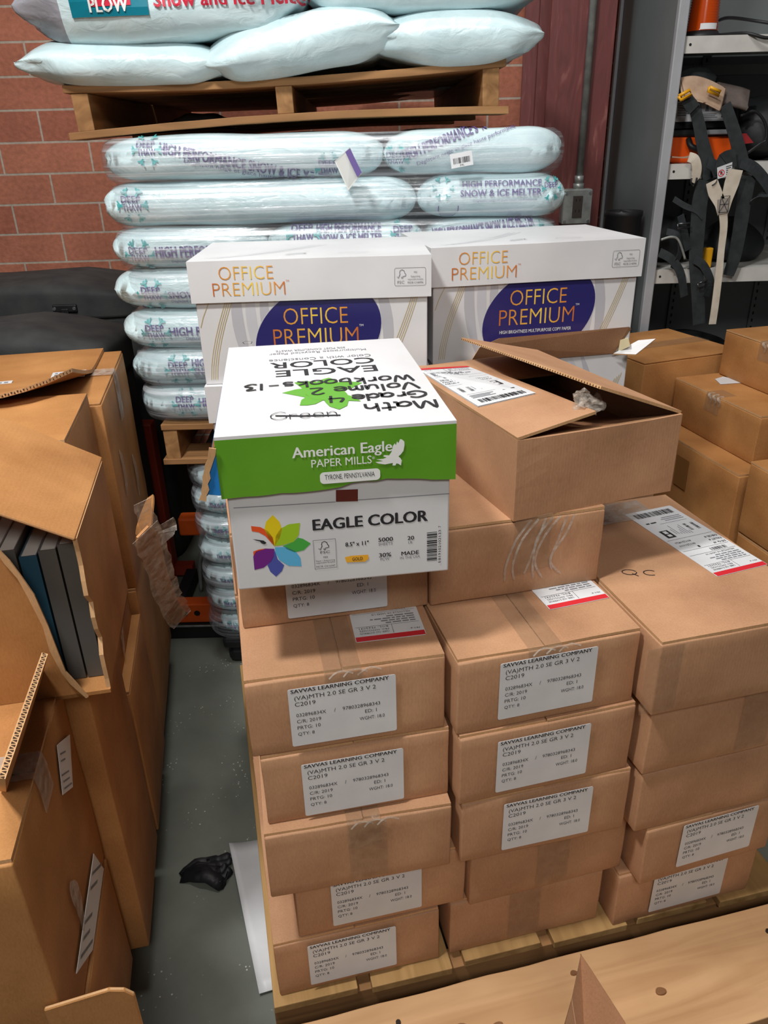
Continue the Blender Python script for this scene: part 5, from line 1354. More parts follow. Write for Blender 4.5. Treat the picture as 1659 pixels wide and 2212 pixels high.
def side_label(parent, pts, name='carton_label', seed=1):
    L_ = [Rz @ (Vector(p) - parent.location) for p in pts]
    L_ = [Vector((w + 0.0038, p.y, p.z)) for p in L_]
    bm = bmesh.new(); slab(bm, L_, 0.0008, (1, 0, 0), 0)
    o, x, y = L_[0], L_[1] - L_[0], L_[3] - L_[0]
    rd = random.Random(seed)
    for i in range(6):
        a = 0.08 + i * 0.14
        if i == 3: continue
        f0, f1 = 0.06 + 0.1 * rd.random(), 0.5 + 0.45 * rd.random()
        k = f0
        while k < f1:
            l2 = 0.02 + 0.04 * rd.random()
            c = [o + x * s_ + y * t_ for s_, t_ in ((k, a), (k + l2, a), (k + l2, a + 0.035), (k, a + 0.035))]
            poly(bm, [Vector((w + 0.0042, p.y, p.z)) for p in c], 1); k += l2 + 0.015
    mk(name, bm, [PAPER, INKG], parent)
side_label(bD, [(-0.444, 0.798, 0.648), (-0.453, 0.845, 0.615), (-0.462, 0.892, 0.674), (-0.450, 0.829, 0.711)], seed=2)
side_label(bD, [(-0.420, 0.667, 0.452), (-0.433, 0.744, 0.39), (-0.461, 0.884, 0.392), (-0.455, 0.857, 0.46)], seed=5)
bm = bmesh.new(); ribbon(bm, smoothpath([(w + 0.0035, 0.13, 0.16), (w + 0.005, 0.14, 0.12), (w + 0.0035, 0.135, 0.06)], 4), [0.01, .02, .03, .035, .03, .03, .02, .02, .006], (0, 1, 0), 0.0004); mk('tape_scrap', bm, TAPE_CRUMPLED, bD)
# side flap of the bottom carton standing out
bm = bmesh.new(); slab(bm, [(w - 0.02, -0.004, 0.03), (w + 0.088, -0.002, 0.03), (w + 0.088, -0.002, 0.365), (w + 0.078, -0.002, 0.378), (w + 0.06, -0.003, 0.386), (w - 0.02, -0.004, 0.376)], 0.006, (0, -1, 0), 0, 1)
bevel(bm, 0.0015, 1); mk('side_flap', bm, [KRAFT_OLD, KRAFT_EDGE], bG)
# torn strip and tape hanging from the taped carton
bm = bmesh.new()
S = [(-0.4540, 1.1180, 0.8960), (-0.4660, 1.1800, 0.8180), (-0.4780, 1.2400, 0.7230), (-0.4900, 1.3030, 0.6330), (-0.5140, 1.4220, 0.5220)]
S = [Vector(p) + Vector((0.055, 0, 0)) for p in S]
c0 = S[0].copy()
st = thing('torn_cardboard_strip', 'torn cardboard strip wrapped in clear tape hanging from the left cartons', 'cardboard scrap', tuple(c0))
ribbon(bm, smoothpath([p - c0 for p in S], 5), [0.026, 0.036, .042, .046, .044, .042, .04, .036, .036, .034, .034, .034, .034, .034, .034, .034, .034, .034, .034, .034, .03], [(0.5, 0.3, 0.6)] * 21, 0.004); mk('cardboard', bm, KRAFT_OLD, st)
bm = bmesh.new(); ribbon(bm, smoothpath([p - c0 + Vector((0.006, -0.006, 0.003)) for p in S], 5), 0.056, [(0.5, 0.3, 0.6)] * 21, 0.0006); wobble(bm, 0.006, 40, 3); mk('clear_tape', bm, TAPE_CRUMPLED, st)
bm = bmesh.new()
S2 = [Vector(p) + Vector((0.06, 0, 0)) - c0 for p in [(-0.4560, 1.1310, 0.9460), (-0.4640, 1.1690, 0.8900), (-0.4770, 1.2360, 0.8220), (-0.5040, 1.3690, 0.7440), (-0.5130, 1.4170, 0.7450), (-0.5080, 1.3900, 0.7770)]]
ribbon(bm, smoothpath(S2, 5), [0.03] * 11 + [.036] * 10 + [.04] * 5, [(0.6, 0.2, 0.4)] * 26, 0.0006); wobble(bm, 0.004, 45, 8); mk('clear_tape', bm, TAPE_CRUMPLED, st)
bm = bmesh.new()
S3 = [Vector(p) + Vector((0.04, 0, 0)) - c0 for p in [(-0.5080, 1.3930, 0.8340), (-0.4850, 1.2760, 0.8440), (-0.4740, 1.2220, 0.8430)]]
ribbon(bm, smoothpath(S3, 4), [.014, .02, .026, .03, .032, .034, .034, .034, .03], [(0.5, 0.3, 0.3)] * 9, 0.004); mk('cardboard', bm, KRAFT_OLD, st)

# ================================================================== black moulded cases behind the left stack
def case(label, x0, x1, y0, y1, z1, seam_z, seed, bulge=0.04, latch=None):
    cx, cy = (x0 + x1) / 2, (y0 + y1) / 2
    t = thing('instrument_case', label, 'case', (cx, cy, 0), 0, 'black moulded cases by the brick wall')
    def shell(za, zb, dome, nm, grow):
        bm = bmesh.new(); n, m_ = 56, 14; rows = []
        for j in range(m_ + 1):
            tt = j / m_; row = []
            zz = za + (zb - za) * min(1, tt * 1.25); k = 1.0
            if dome and tt > 0.55: q = (tt - 0.55) / 0.45; k = max(0.0, 1 - q ** 3.0); zz = za + (zb - za) * (0.72 + 0.28 * (1 - (1 - q) ** 2.2))
            elif dome: zz = za + (zb - za) * 0.72 * tt / 0.55
            for i in range(n):
                a = 2 * pi * i / n; e = 0.35
                px_ = math.copysign(abs(cos(a)) ** e, cos(a)) * ((x1 - x0) / 2 + grow) * k
                py_ = math.copysign(abs(sin(a)) ** e, sin(a)) * ((y1 - y0) / 2 + grow) * k
                b = bulge * math.exp(-((px_ - 0.12) / 0.16) ** 2) * max(0, tt - .5) * 2 if dome else 0
                sl = -0.10 * max(0, px_ - 0.12) * tt if dome else 0
                row.append(bm.verts.new((px_, py_, zz + b + sl)))
            rows.append(row)
        for r0, r1 in zip(rows, rows[1:]):
            for i in range(n): bm.faces.new((r0[i], r0[(i + 1) % n], r1[(i + 1) % n], r1[i]))
        if not dome: bm.faces.new(rows[-1])
        bm.faces.new(rows[0][::-1])
        bmesh.ops.remove_doubles(bm, verts=list(bm.verts), dist=1e-5)
        return mk(nm, bm, CASEM, t, True)
    shell(0.002, seam_z, False, 'case_body', 0.0)
    shell(seam_z - 0.002, z1, True, 'case_lid', 0.008)
    if latch:
        lx = latch - cx; fy = -(y1 - y0) / 2 - 0.010
        bm = rbox(lx - 0.04, lx + 0.04, fy - 0.008, fy + 0.006, seam_z + 0.022, seam_z + 0.048, 0.004); lo = mk('latch', bm, BLACKP, t)
        bm = rbox(lx - 0.012, lx + 0.012, fy - 0.012, fy + 0.008, seam_z - 0.05, seam_z + 0.035, 0.003); mk('latch_hasp', bm, BLACKP, lo)
        for sx in (-0.033, 0.033):
            bm = bmesh.new(); tube(bm, [(lx + sx, fy - 0.006, seam_z + 0.035), (lx + sx, fy - 0.011, seam_z + 0.035)], 0.0055, 10); mk('rivet', bm, STEEL, lo)
    return t
case('black moulded case with a riveted latch, tallest one by the brick wall', -1.62, -0.80, 2.60, 3.02, 1.060, 0.955, 1, 0.022, -1.045)
case('black moulded case without visible latch, right behind the stickered carton', -1.48, -0.765, 2.05, 2.40, 1.008, 0.87, 2, 0.03)

# ================================================================== things on the floor
t = thing('equipment_frame', 'orange steel frame with bolt holes on the floor between the stacks', 'equipment', (-0.72, 2.10, 0))
bm = rbox(-0.02, 0.24, 0.0, 0.05, 0.055, 0.125, 0.004)
mk('lower_beam', bm, ORANGES, t)
for hx in (0.0, 0.06, 0.10):
    bm = bmesh.new(); tube(bm, [(hx, 0.003, 0.092), (hx, -0.0012, 0.092)], 0.010, 12); mk('bolt_hole', bm, flat('hole_black', (14, 12, 10), 0.8), t)
bm = rbox(-0.02, 0.26, -0.01, 0.06, 0.0, 0.052, 0.002); mk('black_rail', bm, BLACKP, t)
bm = rbox(-0.02, 0.26, -0.013, -0.010, 0.046, 0.052, 0.001); mk('rail_edge', bm, GALV, t)
bm = rbox(-0.02, 0.20, 0.34, 0.40, 0.20, 0.27, 0.008); mk('rear_beam', bm, ORANGES, t)
for hx in (0.10, 0.13, 0.17):
    bm = bmesh.new(); tube(bm, [(hx, 0.342, 0.235), (hx, 0.337, 0.235)], 0.008, 12); mk('bolt_hole', bm, MATS['hole_black'], t)
bm = rbox(-0.02, 0.02, 0.06, 0.36, 0.0, 0.055, 0.004); mk('side_bar', bm, BLACKP, t)
bm = rbox(-0.115, -0.065, 0.36, 0.42, 0.0, 0.62, 0.006); box(bm, -0.07, 0.0, 0.37, 0.41, 0.02, 0.06); mk('upright', bm, flat('orange_red_paint', (150, 48, 26), 0.55), t)
for hx in (0.14,):
    bm = rbox(hx, hx + 0.05, 0.34, 0.40, 0.0, 0.20, 0.006); mk('foot', bm, BLACKP, t)
bm = bmesh.new(); tube(bm, smoothpath([(0.20, 0.36, 0.29), (0.12, 0.32, 0.27), (0.06, 0.29, 0.15), (0.045, 0.28, 0.008)], 6), 0.007, 8); mk('cable', bm, GALV, t)
bm = bmesh.new(); tube(bm, [(0.09 + 0.025 * cos(a), 0.36, 0.285 + 0.025 * sin(a)) for a in [k * 0.4 for k in range(17)]], 0.004, 8); mk('ring', bm, STEEL, t)
bm = bmesh.new(); tube(bm, smoothpath([(0.09, 0.34, 0.22), (0.09, 0.32, 0.16), (0.14, 0.31, 0.14), (0.16, 0.33, 0.17)], 5), 0.009, 8); mk('hook', bm, STEEL, t)

bm = bmesh.new()
nx, ny = 10, 12
g = []
A, B, C_, D_ = Vector((-0.374, 1.235)), Vector((-0.263, 1.285)), Vector((-0.10, 0.955)), Vector((-0.262, 0.905))
for i in range(nx + 1):
    r_ = []
    for j in range(ny + 1):
        s, t2_ = i / nx, j / ny
        p = A.lerp(B, s).lerp(D_.lerp(C_, s), t2_)
        r_.append((p.x, p.y, 0.0035 + 0.03 * (1 - s) ** 2 * (0.5 + .5 * cos(t2_ * 3)) + 0.02 * max(0, t2_ - .7) * (1 - s)))
    g.append(r_)
T_ = [[bm.verts.new(p) for p in r_] for r_ in g]; B_ = [[bm.verts.new((p[0], p[1], p[2] - 0.0015)) for p in r_] for r_ in g]
for i in range(nx):
    for j in range(ny):
        bm.faces.new((T_[i][j], T_[i + 1][j], T_[i + 1][j + 1], T_[i][j + 1])); bm.faces.new((B_[i][j], B_[i][j + 1], B_[i + 1][j + 1], B_[i + 1][j]))
for i in range(nx):
    for j in (0, ny): bm.faces.new((T_[i][j], T_[i + 1][j], B_[i + 1][j], B_[i][j]))
for j in range(ny):
    for i in (0, nx): bm.faces.new((T_[i][j], T_[i][j + 1], B_[i][j + 1], B_[i][j]))
bmesh.ops.recalc_face_normals(bm, faces=list(bm.faces))
o = mk('paper_sheet', bm, PAPER, None, True); tag(o, 'curled white paper sheet on the floor beside the pine pallet', 'paper')
bm = bmesh.new()
for k in range(5):
    a = k * 0.5
    ribbon(bm, smoothpath([(0.0, 0.0, 0.004), (0.04 + 0.01 * k, 0.03 - 0.012 * k, 0.02 + 0.004 * k), (0.10 + 0.006 * k, 0.05 - 0.02 * k, 0.012), (0.13 + 0.012 * (k % 2), 0.065 - 0.016 * k, 0.02)], 5), [.03] * 10 + [.02] * 5 + [.006], (0.2, 0.8, 0.5), 0.0008)
wobble(bm, 0.008, 30, 4)
for v in bm.verts: v.co.z = max(v.co.z, 0.002)
o = mk('plastic_scrap', bm, BLACKP, None, True); o.location = (-0.475, 1.17, 0); o.scale = (0.8, 0.8, 0.7); tag(o, 'crumpled black plastic scrap on the floor in the shadow', 'scrap')

# ================================================================== empty pallet in the foreground
fp = thing('wooden_pallet', 'bare pine pallet with nail heads in the foreground', 'pallet', (-0.30, 0.742, 0), radians(12.7))
kn = [(0.40, -0.075, .012), (0.46, -0.085, .009), (0.62, -0.035, .007), (0.33, -0.11, .007), (0.75, -0.10, .01)]
for i in range(4):
    y1 = 0.0 - i * 0.205
    bm = rbox(0.0, 1.22, y1 - 0.182, y1, 0.118, 0.140, 0.002, 0)
    bmesh.ops.subdivide_edges(bm, edges=[e for e in bm.edges if e.calc_length() > 0.5], cuts=30)
    wobble(bm, 0.0025, 10, i * 3)
    bo = mk('deck_board', bm, [WOOD_NEW], fp)
    for nx_, ny_ in ((0.30, -0.04), (0.305, -0.10), (1.0, -0.05), (1.01, -0.11)):
        bm = bmesh.new(); tube(bm, [(nx_ + 0.01 * i, y1 + ny_, 0.136), (nx_ + 0.01 * i, y1 + ny_, 0.1436)], 0.0042, 10); mk('nail', bm, NAIL, bo)
    if i == 0:
        for kx, ky, kr_ in kn:
            bm = bmesh.new(); tube(bm, [(kx, ky, 0.137), (kx, ky, 0.1432)], kr_ * 0.6, 14)
            for v in bm.verts: v.co.x = kx + (v.co.x - kx) * 1.6
            wobble(bm, 0.002, 60, kx); mk('knot', bm, WOOD_KNOT, bo)
for x_ in (0.02, 0.59, 1.16):
    bm = rbox(x_, x_ + 0.04, -0.82, -0.004, 0.018, 0.118, 0.002); mk('stringer', bm, WOOD_OLD, fp)
for y_ in (-0.82, -0.45, -0.10):
    bm = rbox(0, 1.22, y_, y_ + 0.09, 0, 0.018, 0.002); mk('bottom_board', bm, WOOD_OLDX, fp)
# near carton with one corner sticking up into the photo
t = thing('open_carton', 'open carton with a taped flap corner poking up at the bottom edge of the photo', 'box', (0.16, 0.40, 0.1445), radians(30))
bw_, bd_, bh_ = 0.25, 0.20, 0.10
bm = bmesh.new(); box(bm, 0, bw_, 0, 0.005, 0, bh_); box(bm, 0, bw_, bd_ - 0.005, bd_, 0, bh_); box(bm, 0, 0.005, 0.005, bd_ - 0.005, 0, bh_); box(bm, bw_ - 0.005, bw_, 0.005, bd_ - 0.005, 0, bh_); box(bm, 0.005, bw_ - 0.005, 0.005, bd_ - 0.005, 0, 0.005); mk('body', bm, KRAFT, t)
Ri = Matrix.Rotation(-radians(30), 4, 'Z')
F = [Ri @ (Vector(p) - t.location) for p in [(0.2780, 0.7330, 0.3600), (0.2870, 0.7110, 0.3600), (0.3160, 0.6320, 0.3600), (0.3290, 0.5940, 0.3600), (0.2580, 0.5870, 0.3600), (0.2500, 0.6700, 0.3600), (0.2310, 0.6340, 0.3600), (0.2090, 0.5890, 0.3600)]]
tip, a1, a2, a3, m1, l1, l2, l3 = F
dn = Vector((0, 0, -0.13))
bm = bmesh.new()
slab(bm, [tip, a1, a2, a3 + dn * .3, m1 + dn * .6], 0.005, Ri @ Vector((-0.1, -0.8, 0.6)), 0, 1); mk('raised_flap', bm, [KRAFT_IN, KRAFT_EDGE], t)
bm = bmesh.new(); slab(bm, [tip, m1 + dn * .6, l3 + dn * .4, l2, l1], 0.004, Ri @ Vector((-0.5, -0.6, 0.6)), 0, 1); mk('taped_flap', bm, [KRAFT, KRAFT_EDGE], t)

# ================================================================== grey cabinet and its contents
X0, X1, Y0, Y1, ZT = 0.908, 1.82, 2.66, 3.25, 2.3
t = thing('steel_cabinet', 'grey open fronted steel cabinet with loaded shelves at the right', 'cabinet', (X0, Y0, 0))
bm = rbox(0, 0.004, 0.01, 0.6, 0.0, ZT, 0.001); mk('side_panel', bm, CAB, t)
bm = rbox(X1 - X0 - 0.004, X1 - X0, 0.01, 0.6, 0.0, ZT, 0.001); mk('side_panel', bm, CAB, t)
bm = rbox(0.004, X1 - X0 - 0.004, 0.592, 0.598, 0.0, ZT, 0.001); mk('back_panel', bm, CAB, t)
bm = rbox(-0.001, 0.030, -0.012, 0.012, 0.0, ZT, 0.003); box(bm, 0.024, 0.027, -0.0135, -0.011, 0, ZT); mk('front_post', bm, CABL, t)
bm = rbox(X1 - X0 - 0.030, X1 - X0, -0.012, 0.012, 0.0, ZT, 0.003); mk('front_post', bm, CABL, t)
bm = rbox(-0.012, 0.0, 0.575, 0.60, 0.0, ZT, 0.003); mk('rear_post', bm, CABL, t)
for px_ in (0.004 + 0.31, 0.66):
    bm = rbox(px_, px_ + 0.03, 0.584, 0.592, 0.0, ZT, 0.001)
    for k in range(60): box(bm, px_ + 0.012, px_ + 0.018, 0.5825, 0.585, 0.5 + k * 0.03, 0.512 + k * 0.03, 1)
    mk('slotted_strip', bm, [CAB, flat('slot_dark', (14, 14, 14), 0.8)], t)
SH = (1.727, 1.378, 1.052, 0.62, 0.22)
for z_ in SH:
    bm = rbox(0.03, X1 - X0 - 0.03, 0.004, 0.585, z_ - 0.006, z_, 0.001); box(bm, 0.03, X1 - X0 - 0.03, 0.002, 0.005, z_ - 0.045, z_)
    for hx in (0.05, 0.86): tube(bm, [(hx, 0.0025, z_ - 0.022), (hx, 0.0012, z_ - 0.022)], 0.004, 10, 1)
    mk('shelf', bm, [CABS, MATS['slot_dark']], t)
bm = rbox(0.02, X1 - X0 - 0.02, 0.30, 0.33, 1.64, 1.672, 0.002); mk('shelf_brace', bm, CAB, t)
# beacon
b0 = (1.0240, 2.7400, 1.7350)
t = thing('beacon_light', 'amber warning beacon on the top cabinet shelf', 'light', (b0[0], 2.76, SH[0]))
bm = bmesh.new(); lathe(bm, [(0.062, 0), (0.062, 0.008), (0.05, 0.014), (0.046, 0.02)], 28); mk('base', bm, BLACKP, t)
bm = bmesh.new(); prof = [(0.046, 0.02)]
for k in range(14): prof += [(0.0470 - k * .0004, 0.022 + k * 0.007), (0.0435 - k * .0004, 0.0255 + k * 0.007)]
prof += [(0.038, 0.124), (0.03, 0.127)]
lathe(bm, prof, 28); mk('lens', bm, AMBER, t)
bm = bmesh.new()
for k in range(9):
    a = -pi / 2 - 0.5 + k * 0.125; a2 = a + 0.125
    poly(bm, [(0.0478 * cos(a), 0.0478 * sin(a), 0.022), (0.0478 * cos(a2), 0.0478 * sin(a2), 0.022), (0.0478 * cos(a2), 0.0478 * sin(a2), 0.038), (0.0478 * cos(a), 0.0478 * sin(a), 0.038)])
mk('sticker', bm, PAPER, t)
bm = bmesh.new()
cc = [(0.05, 0.0, 0.01), (0.10, -0.09, 0.004), (0.16, -0.117, -0.012), (0.23, -0.11, 0.004), (0.28, -0.03, 0.02), (0.20, 0.06, 0.05), (0.10, 0.06, 0.062), (0.045, 0.03, 0.045)]
tube(bm, smoothpath(cc, 6), 0.005, 8); mk('cord', bm, BLACKP, t)
# orange tool case with black lid, black case above it
a = [(0.9660, 2.7600, 1.3980), (1.2110, 2.7600, 1.3830), (0.9570, 2.7600, 1.4670), (1.1990, 2.7600, 1.4450)]
t = thing('tool_case', 'orange plastic tool case on the second cabinet shelf', 'case', (0.955, 2.73, SH[1]))
bm = rbox(0.0, 0.215, 0, 0.20, 0, 0.078, 0.008); bmesh.ops.translate(bm, verts=list(bm.verts), vec=(0, 0, 0))
for v in bm.verts:
    if v.co.z < 0.04: v.co.x = 0.107 + (v.co.x - 0.107) * 0.9
mk('case_body', bm, ORANGE, t)
bm = rbox(-0.006, 0.221, -0.006, 0.206, 0.078, 0.098, 0.006); mk('case_lid', bm, BLACKP, t)
bm = rbox(0.11, 0.18, -0.02, 0.0, 0.082, 0.096, 0.003); mk('catch', bm, flat('grey_plastic', (140, 142, 146), 0.4), t)
bm = bmesh.new(); tube(bm, smoothpath([(0.06, -0.006, 0.07), (0.062, -0.03, 0.05), (0.1, -0.035, 0.035), (0.105, -0.006, 0.03)], 5), 0.009, 8); mk('handle', bm, BLACKP, t)
t = thing('tool_case', 'black case with a white instruction label stacked above the orange case', 'case', (0.945, 2.735, SH[1] + 0.0985))
bm = rbox(0.0, 0.235, 0, 0.19, 0, 0.095, 0.012)
for v in bm.verts: v.co.y += 0.35 * v.co.z if v.co.y < 0.1 else 0
mk('case_body', bm, BLACKP, t)
bm = bmesh.new(); sl = Vector((0, 0.35, 1)).normalized()
M = frame((0.022, 0.0055, 0.022), (1, 0, 0), sl)
M = M @ Matrix.Translation((0, 0, 0.0022))
slab(bm, [M @ Vector((p[0], p[1], 0)) for p in rrect_pts(0, 0, 0.185, 0.062, 0.006, 3)], 0.001, (0, -1, 0.35), 0)
rd = random.Random(3)
for k in range(8): rect(bm, M, 0.008, 0.018 + k * 0.005, 0.03 + rd.random() * 0.03, 0.0205 + k * 0.005, 1)
for k in range(4):
    x_ = 0.075 + k * 0.022; shape(bm, M, [(x_, 0.03), (x_ + 0.013, 0.03), (x_ + 0.009 + .002 * k, 0.052), (x_ + 0.006, 0.05)], 1 if k == 3 else 2)
for k in range(9): rect(bm, M, 0.158, 0.026 + k * 0.0035, 0.168 + rd.random() * 0.012, 0.0276 + k * 0.0035, 2)
for k in range(3): rect(bm, M, 0.07, 0.010 + k * 0.005, 0.12 + rd.random() * 0.02, 0.0125 + k * 0.005, 2)
rect(bm, M, 0.150, 0.010, 0.178, 0.015, 1)
mk('instruction_label', bm, [PAPER, INK, INKG], t)

# safety harness hanging over the shelves
def strap_px(P, w, mat, nm, par, side=(1, 0, 0), thick=0.002, n=5):
    bm = bmesh.new(); P = [Vector(p) - par.location for p in P]
    P = smoothpath(P, n)
    if isinstance(w, (list, tuple)):
        k = len(P); w = [w[min(int(i / (k - 1) * (len(w) - 1)), len(w) - 2)] + (w[min(int(i / (k - 1) * (len(w) - 1)), len(w) - 2) + 1] - w[min(int(i / (k - 1) * (len(w) - 1)), len(w) - 2)]) * ((i / (k - 1) * (len(w) - 1)) % 1 if i < k - 1 else 1) for i in range(k)]
    ribbon(bm, P, w, side, thick); o = mk(nm, bm, mat, par, False); return o
hz = thing('safety_harness', 'black webbing harness with tan pads and pale Y lanyard hanging from the cabinet', 'harness', (1.0330, 2.6200, 1.5620))
def at(Y, *p): return p
strap_px([(0.9840, 2.6450, 1.5490), (1.0080, 2.6450, 1.4980), (1.0320, 2.6450, 1.4350), (1.0560, 2.6450, 1.3790), (1.0750, 2.6450, 1.3340)], [0.034, .036, .04, .046, .05], STRAP, 'shoulder_strap', hz)
strap_px([(1.0810, 2.6400, 1.5420), (1.1070, 2.6400, 1.4960), (1.1330, 2.6400, 1.4460), (1.1600, 2.6400, 1.3860), (1.1740, 2.6400, 1.3500)], [0.036, .038, .04, .044, .044], STRAP, 'shoulder_strap', hz)
strap_px([(1.0560, 2.6350, 1.3280), (1.0460, 2.6350, 1.2740), (1.0510, 2.6350, 1.1890), (1.0610, 2.6350, 1.0880), (1.0870, 2.6350, 0.9660), (1.1050, 2.6350, 0.8720)], [0.052, .05, .048, .046, .044, .042], STRAP, 'hanging_strap', hz)
strap_px([(1.1900, 2.6380, 1.3390), (1.1900, 2.6380, 1.2560), (1.1920, 2.6380, 1.1710), (1.1890, 2.6380, 1.0840), (1.1800, 2.6380, 1.0320)], [0.05, .048, .046, .044, .036], STRAP, 'hanging_strap', hz)
strap_px([(1.0600, 2.6000, 1.3270), (1.0750, 2.6000, 1.2960), (1.0980, 2.6000, 1.2610), (1.1100, 2.6000, 1.2300)], [0.036, .042, .034, .03], STRAPW, 'lanyard_leg', hz)
strap_px([(1.1300, 2.6000, 1.3600), (1.1240, 2.6000, 1.3180), (1.1170, 2.6000, 1.2720), (1.1130, 2.6000, 1.2300)], [0.046, .046, .036, .03], STRAPW, 'lanyard_leg', hz)
strap_px([(1.1070, 2.5970, 1.2470), (1.1200, 2.5970, 1.1910), (1.1240, 2.5970, 1.1200), (1.1300, 2.5970, 1.0320), (1.1340, 2.5970, 0.9410), (1.1350, 2.5970, 0.8790)], [0.028, .024, .022, .024, .024, .024], STRAPW, 'lanyard_tail', hz)
o = strap_px([(1.1020, 2.5940, 1.2760), (1.1090, 2.5940, 1.2310)], 0.034, flat('grey_webbing', (150, 142, 134), 0.7), 'stitched_patch', hz)
bm = bmesh.new(); M = frame(Vector((1.0920, 2.5910, 1.2330)) - hz.location, (1, 0.0, 0.05), (0, 0, 1))
for a_, b_ in (((0.002, 0.002), (0.03, 0.05)), ((0.03, 0.002), (0.002, 0.05)), ((0.002, 0.002), (0.002, 0.05)), ((0.03, 0.002), (0.03, 0.05)), ((0.002, 0.002), (0.03, 0.002)), ((0.002, 0.05), (0.03, 0.05)), ((0.002, 0.026), (0.03, 0.026))): line(bm, M, [a_, b_], 0.0016, 0)
mk('stitching', bm, INK, hz)
strap_px([(1.0480, 2.6200, 1.3830), (1.0730, 2.6200, 1.3660), (1.0840, 2.6200, 1.3350), (1.0620, 2.6200, 1.3150)], [0.05, .05, .05, .05], STRAP, 'back_pad', hz, (0.6, 0.6, 0.4))
strap_px([(1.0830, 2.6150, 1.3450), (1.0990, 2.6150, 1.3820), (1.1310, 2.6150, 1.3940)], [0.02, .06, .05], STRAP, 'back_pad', hz, (0.5, 0, 0.8))
bm = bmesh.new(); A = [Vector(p) - hz.location for p in [(1.0740, 2.6080, 1.3660), (1.1190, 2.6080, 1.3810), (1.1240, 2.6080, 1.3450), (1.0810, 2.6080, 1.3330)]]
slab(bm, A[::-1] if False else A, 0.0012, (0, -1, 0), 0); M = frame(A[3], A[2] - A[3], A[0] - A[3])
line(bm, M, [(0.012 + 0.009 * cos(k * .4), 0.0145 + 0.009 * sin(k * .4)) for k in range(17)], 0.0022, 2, 0.0008); line(bm, M, [(0.006, 0.021), (0.018, 0.008)], 0.0022, 2, 0.0008)
line(bm, M, [(0.010, 0.010), (0.011, 0.020)], 0.003, 1, 0.0006); line(bm, M, [(0.014, 0.010), (0.014, 0.019)], 0.003, 1, 0.0006)
for k in range(5): rect(bm, M, 0.027, 0.005 + k * 0.0055, 0.046 - 0.003 * (k % 2), 0.0072 + k * 0.0055, 1, 0.0006)
mk('warning_label', bm, [PAPER, INK, INKR], hz)
# pads and buckles
def pad(P, w, mat, nm, side, thick=0.022):
    bm = bmesh.new(); ribbon(bm, smoothpath([Vector(p) - hz.location for p in P], 6), w, side, thick); bevel(bm, 0.006, 2, [e for e in bm.edges if len(e.link_faces) == 2 and e.calc_face_angle() > 0.8]); return mk(nm, bm, mat, hz, True)
pad([(0.9460, 2.6600, 1.5840), (0.9880, 2.6600, 1.5880), (1.0320, 2.6600, 1.5770), (1.0820, 2.6600, 1.5550)], 0.085, TAN, 'shoulder_pad', (0, 0.55, 0.8), 0.012)
pad([(1.0700, 2.7000, 1.5780), (1.1150, 2.7000, 1.5690), (1.1520, 2.7000, 1.5610), (1.1800, 2.7000, 1.5520)], 0.075, GREYPAD, 'shoulder_pad', (0, 0.6, 0.8), 0.014)
pad([(0.9770, 2.7400, 1.6080), (1.0050, 2.7400, 1.6220), (1.0420, 2.7400, 1.6240), (1.0820, 2.7400, 1.5970)], 0.07, STRAP, 'shoulder_pad', (0, 0.6, 0.8), 0.014)
for P in ([(0.9260, 2.6150, 1.5670), (0.9570, 2.6150, 1.5830), (0.9650, 2.6150, 1.5710), (0.9330, 2.6150, 1.5570)], [(1.0220, 2.6300, 1.5900), (1.0570, 2.6300, 1.5770), (1.0540, 2.6300, 1.5670), (1.0200, 2.6300, 1.5800)]):
    bm = bmesh.new(); Q = [Vector(p) - hz.location for p in P]; tube(bm, Q + Q[:1], 0.0052, 8); mk('buckle', bm, YELLOW, hz)
strap_px([(0.9550, 2.6300, 1.5620), (0.9690, 2.6300, 1.5470), (0.9850, 2.6300, 1.5310)], [0.036, .038, .04], STRAP, 'strap_end', hz)
# tan strap loop over shelf lip
t = thing('tan_strap', 'tan webbing loop hooked over the lip of the second shelf', 'strap', (0.9900, 2.6600, 1.3830))
strap_px([(0.9450, 2.6720, 1.3990), (0.9850, 2.6720, 1.3960), (1.0100, 2.6720, 1.3990)], 0.03, TAN, 'webbing', t, (0, 1, 0), 0.004)
strap_px([(0.9880, 2.6300, 1.3980), (1.0070, 2.6300, 1.3900), (1.0180, 2.6300, 1.3670), (1.0190, 2.6300, 1.3430), (1.0110, 2.6300, 1.3240)], [0.03, .032, .032, .03, .012], STRAPW, 'webbing', t, (1, 0.2, 0.3), 0.004)
bm = bmesh.new(); tube(bm, [Vector(p) - t.location for p in [(1.0060, 2.6280, 1.3370), (1.0050, 2.6280, 1.3230), (1.0140, 2.6280, 1.3130), (1.0210, 2.6280, 1.3230), (1.0220, 2.6280, 1.3380)]], 0.003, 8); mk('ring', bm, BLACKP, t)
